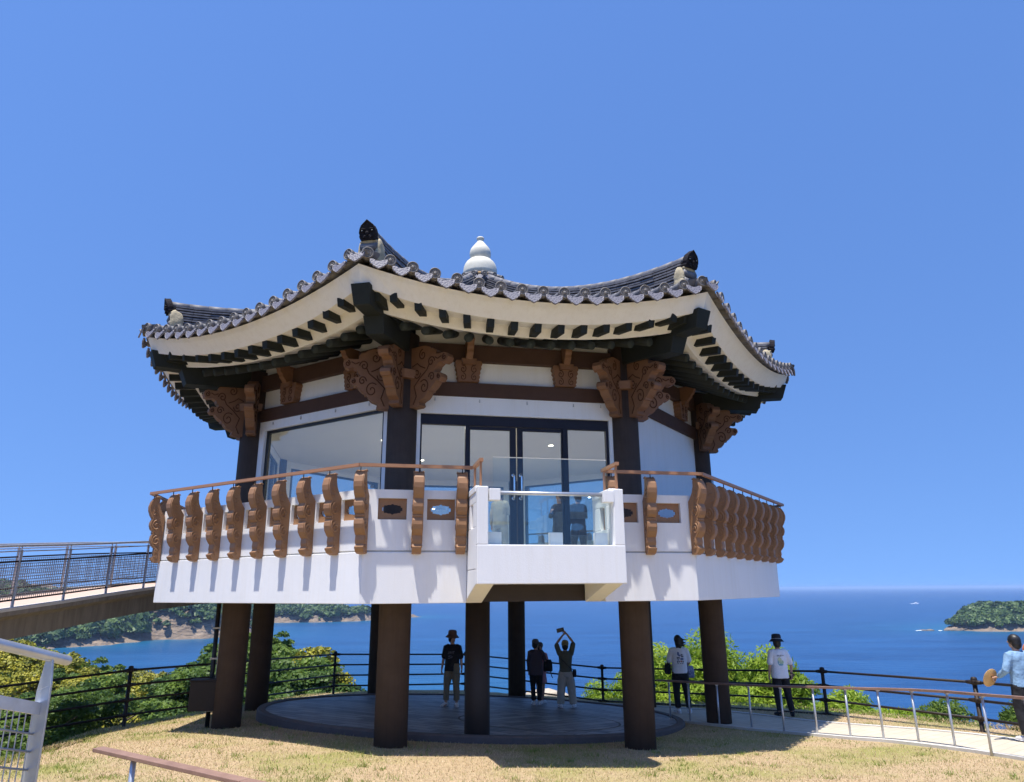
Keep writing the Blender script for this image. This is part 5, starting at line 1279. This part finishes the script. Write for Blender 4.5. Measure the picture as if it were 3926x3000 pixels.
# woman with blown black hair
p5 = (4.42, 20.1); H5 = 1.92
a = person('person with windblown black hair and white printed T-shirt on the path behind the railing', (*p5, gz(*p5, .035)), -.05, H5, M['tee_white'], M['black_cloth'], M['shoe'],
           [((-.25, .03, 1.15), (-.22, .22, 1.04), (.3, 1, .0), (1, 0, -.2), .5), ((.25, .03, 1.15), (.22, .22, 1.04), (-.3, 1, .0), (-1, 0, -.2), .5)], hair='blown', stance=(.03, .10), shirt_len=.90, top_w=1.0, wide=1.0, head_turn=-.15)
print_marks(a, [(-.035, 1.345, .05, .09, 'pr_blue'), (-.005, 1.305, .06, .045, 'pr_blue'), (.05, 1.32, .05, .03, 'pr_dark'), (.045, 1.285, .03, .04, 'pr_dark'), (.075, 1.28, .03, .045, 'pr_grey'), (-.055, 1.25, .035, .045, 'pr_dark'), (-.02, 1.25, .035, .045, 'pr_dark'), (-.04, 1.205, .05, .03, 'pr_blue'),
                (.05, 1.225, .09, .05, 'pr_blue'), (.03, 1.17, .045, .04, 'pr_red'), (.075, 1.165, .03, .05, 'pr_grey'), (-.055, 1.16, .03, .05, 'pr_dark'), (-.02, 1.165, .025, .04, 'pr_dark'), (-.045, 1.12, .05, .014, 'pr_grey'), (.01, 1.12, .04, .014, 'pr_grey'), (.06, 1.12, .05, .014, 'pr_grey')], -1)
bag('shoulder_bag', 'black shoulder bag on the left of the person with windblown hair', (p5[0] - .30, p5[1] + .10, gz(*p5) + 1.12), 0, (.17, .14, .27), M['black_cloth'], [(-.02, 0, .1), (.02, .02, .25), (.1, .03, .38)])
M['floral'] = mat('blue_floral_cloth', (.05, .07, .16), .85, col2=(.35, .40, .55), scale=22)
bag('cloth_bag', 'blue patterned cloth bag held by the person with windblown hair', (p5[0] + .31, p5[1] + .16, gz(*p5) + 1.03), .3, (.22, .16, .30), M['floral'])
# man with the dark hat
p6 = (6.56, 18.62); H6 = 1.81
a = person('man in a dark bucket hat and white T-shirt with green print standing on the path', (*p6, gz(*p6, .035)), .02, H6, M['tee_white'], M['black_cloth'], M['black_cloth'],
           [down(-1, .05, .0), ((.285, -.01, 1.14), (.275, .02, .91), (.05, .12, -1), (-1, .1, 0), .6)], hair='short', hat=('bucket', M['hat_black']), stance=(.02, .13), shirt_len=.84, top_w=1.06, wide=1.04, head_turn=-.2)
print_marks(a, [(-.02, 1.25, .10, .12, 'pr_yellow'), (.02, 1.20, .11, .09, 'pr_green'), (.0, 1.145, .12, .05, 'pr_teal'), (-.055, 1.20, .035, .10, 'pr_teal'), (-.05, 1.355, .06, .012, 'pr_grey'), (.02, 1.355, .05, .012, 'pr_grey'), (.07, 1.35, .04, .012, 'pr_grey'), (-.055, 1.335, .05, .01, 'pr_grey'), (.0, 1.335, .05, .01, 'pr_grey')], -1)
ph = thing('phone', 'black phone in the right hand of the man in the dark hat', 'phone', (p6[0] + .31, p6[1] + .07, gz(*p6) + .93), 0)
mb = MB(); mb.box(-.045, .045, -.006, .006, -.085, .085, Matrix.Rotation(R(35), 4, 'Y')); mb.build('phone_body', M['glassdark'], ph, bevel=.004)
mb = MB(); mb.box(-.03, -.01, -.009, -.006, .04, .07, Matrix.Rotation(R(35), 4, 'Y')); mb.build('lens', M['black'], ph)
mb = MB(); mb.lathe([(.036, -.014), (.037, .014)], 16, Matrix.Translation((.276, .018, .945))); mb.build('wrist_watch', M['black'], a)
# person in the denim jacket at the right edge
p7 = (8.90, 13.28); H7 = 1.73
a = person('person with short black hair in a pale denim jacket leaning at the right edge', (*p7, gz(*p7, .035)), .12, H7, M['denim'], M['black_cloth'], M['shoe'],
           [((-.29, -.02, 1.17), (-.27, .20, 1.04), (-.35, 1, -.3), (0, .2, -1), .7), ((.28, .03, 1.17), (.22, .26, 1.10), (-.2, 1, .0), (0, .2, -1), .6)], hair='short', stance=(.02, .10), sleeve='jacket', shirt_len=.90, wide=1.3, top_w=1.0, cuff=.09, head_turn=.35)
def brim_hat(name, label, loc, rot, m):
    t = thing(name, label, 'hat', loc); t.rotation_euler = rot; t.scale = (.88, .88, .5)
    mb = MB(); mb.lathe([(.185, 0), (.188, .008), (.12, .02), (.105, .03), (.10, .10), (.08, .13), (.02, .135)], 32); mb.build('crown_and_brim', m, t)
    mb = MB(); mb.lathe([(.108, .032), (.107, .055)], 32); mb.build('hat_band', M['khaki'], t)
brim_hat('sun_hat', 'tan brimmed sun hat held in the hand of the person in the denim jacket', (p7[0] - .37, p7[1] + .27, gz(*p7) + 1.03), (R(-68), R(-22), R(10)), M['hat_tan'])
brim_hat('sun_hat', 'orange brimmed sun hat behind the shoulder of the person in the denim jacket', (p7[0] + .44, p7[1] + .2, gz(*p7) + 1.50), (R(-80), R(0), R(-15)), M['hat_orange'])
# people inside the pavilion, behind the glass doors
for (x, y), lb, rz, H_, hr in (((1.12, 17.0), 'dark dressed person with long hair inside the pavilion, seen through the right door', 2.6, 1.62, 'long'), ((1.62, 17.6), 'dark dressed person inside the pavilion at the right end of the glass door', .4, 1.7, 'short'), ((-.30, 16.6), 'person in light grey inside the pavilion, seen through the left door', -.5, 1.66, 'bob')):
    person(lb, (x, y, .60), rz, H_, M['black_cloth'] if 'dark' in lb else M['stone_c'], M['black_cloth'] if 'dark' in lb else M['stone_c'], M['black_cloth'], [down(-1), ((.24, .05, 1.16), (.12, .24, 1.25), (-.4, .6, .6), (-.8, .4, .1), .5)], hair=hr, sleeve='long')
# ------------------------------------------------------------------ camera, sun, sky
cam = bpy.data.cameras.new('camera'); co = bpy.data.objects.new('camera', cam); COL.objects.link(co)
cam.sensor_width = 36; cam.lens = 2700 / 3926 * 36; cam.clip_end = 120000; cam.clip_start = .05
p_, r_ = .275, .007
fw_ = Vector((0, math.cos(p_), math.sin(p_))); u_ = Vector((0, -math.sin(p_), math.cos(p_))); x_ = Vector((1, 0, 0))
rt = x_ * math.cos(r_) - u_ * math.sin(r_); upv = x_ * math.sin(r_) + u_ * math.cos(r_)
co.matrix_world = Matrix(((rt.x, upv.x, -fw_.x, 0), (rt.y, upv.y, -fw_.y, 0), (rt.z, upv.z, -fw_.z, 0), (0, 0, 0, 1)))
sc.camera = co
AZ, EL = R(-121), R(75.7)
sd = Vector((math.cos(AZ) * math.cos(EL), math.sin(AZ) * math.cos(EL), math.sin(EL)))
sun = bpy.data.lights.new('sun', 'SUN'); sun.energy = 4.2; sun.angle = R(.53); sun.color = (1, .955, .88)
so = bpy.data.objects.new('sun', sun); COL.objects.link(so); so.rotation_euler = sd.to_track_quat('Z', 'Y').to_euler()
w = bpy.data.worlds.new('World'); sc.world = w; w.use_nodes = True; nt = w.node_tree; N = nt.nodes; L = nt.links
sky = N.new('ShaderNodeTexSky'); sky.sky_type = 'NISHITA'; sky.sun_disc = False; sky.sun_elevation = EL; sky.sun_rotation = math.atan2(sd.x, sd.y)
sky.altitude = 50; sky.air_density = 1.2; sky.dust_density = .12; sky.ozone_density = 8
tcw = N.new('ShaderNodeTexCoord'); lift = N.new('ShaderNodeVectorMath'); lift.operation = 'ADD'; lift.inputs[1].default_value = (0, 0, .32)   # clear marine air: little whitening towards the horizon
nrmw = N.new('ShaderNodeVectorMath'); nrmw.operation = 'NORMALIZE'; L.new(tcw.outputs['Generated'], lift.inputs[0]); L.new(lift.outputs[0], nrmw.inputs[0]); L.new(nrmw.outputs[0], sky.inputs[0])
hsv = N.new('ShaderNodeHueSaturation'); hsv.inputs['Saturation'].default_value = 1.09; hsv.inputs['Hue'].default_value = .507; L.new(sky.outputs[0], hsv.inputs['Color'])
bg = N['Background']; bg.inputs['Strength'].default_value = .12; L.new(hsv.outputs[0], bg.inputs[0])
hz = MB(); hz.box(-31000, 31000, -31000, 31000, -56, 14); hm = bpy.data.materials.new('sea_haze'); hm.use_nodes = True; hn = hm.node_tree; hn.nodes.clear()
ho = hn.nodes.new('ShaderNodeOutputMaterial'); pv = hn.nodes.new('ShaderNodeVolumePrincipled'); pv.inputs['Color'].default_value = (.46, .66, 1, 1); pv.inputs['Density'].default_value = .00008; pv.inputs['Anisotropy'].default_value = 0
hn.links.new(pv.outputs[0], ho.inputs['Volume']); o = hz.build('haze', hm); tag(o, 'pale blue sea haze fading the far coast and the horizon', 'haze', kind='stuff')
sc.view_settings.view_transform = 'Standard'; sc.view_settings.look = 'None'; sc.view_settings.exposure = .84; sc.view_settings.gamma = 1
sc.render.engine = 'CYCLES'
try: sc.cycles.use_denoising = True
except Exception: pass
sc.cycles.max_bounces = 8; sc.cycles.transparent_max_bounces = 24
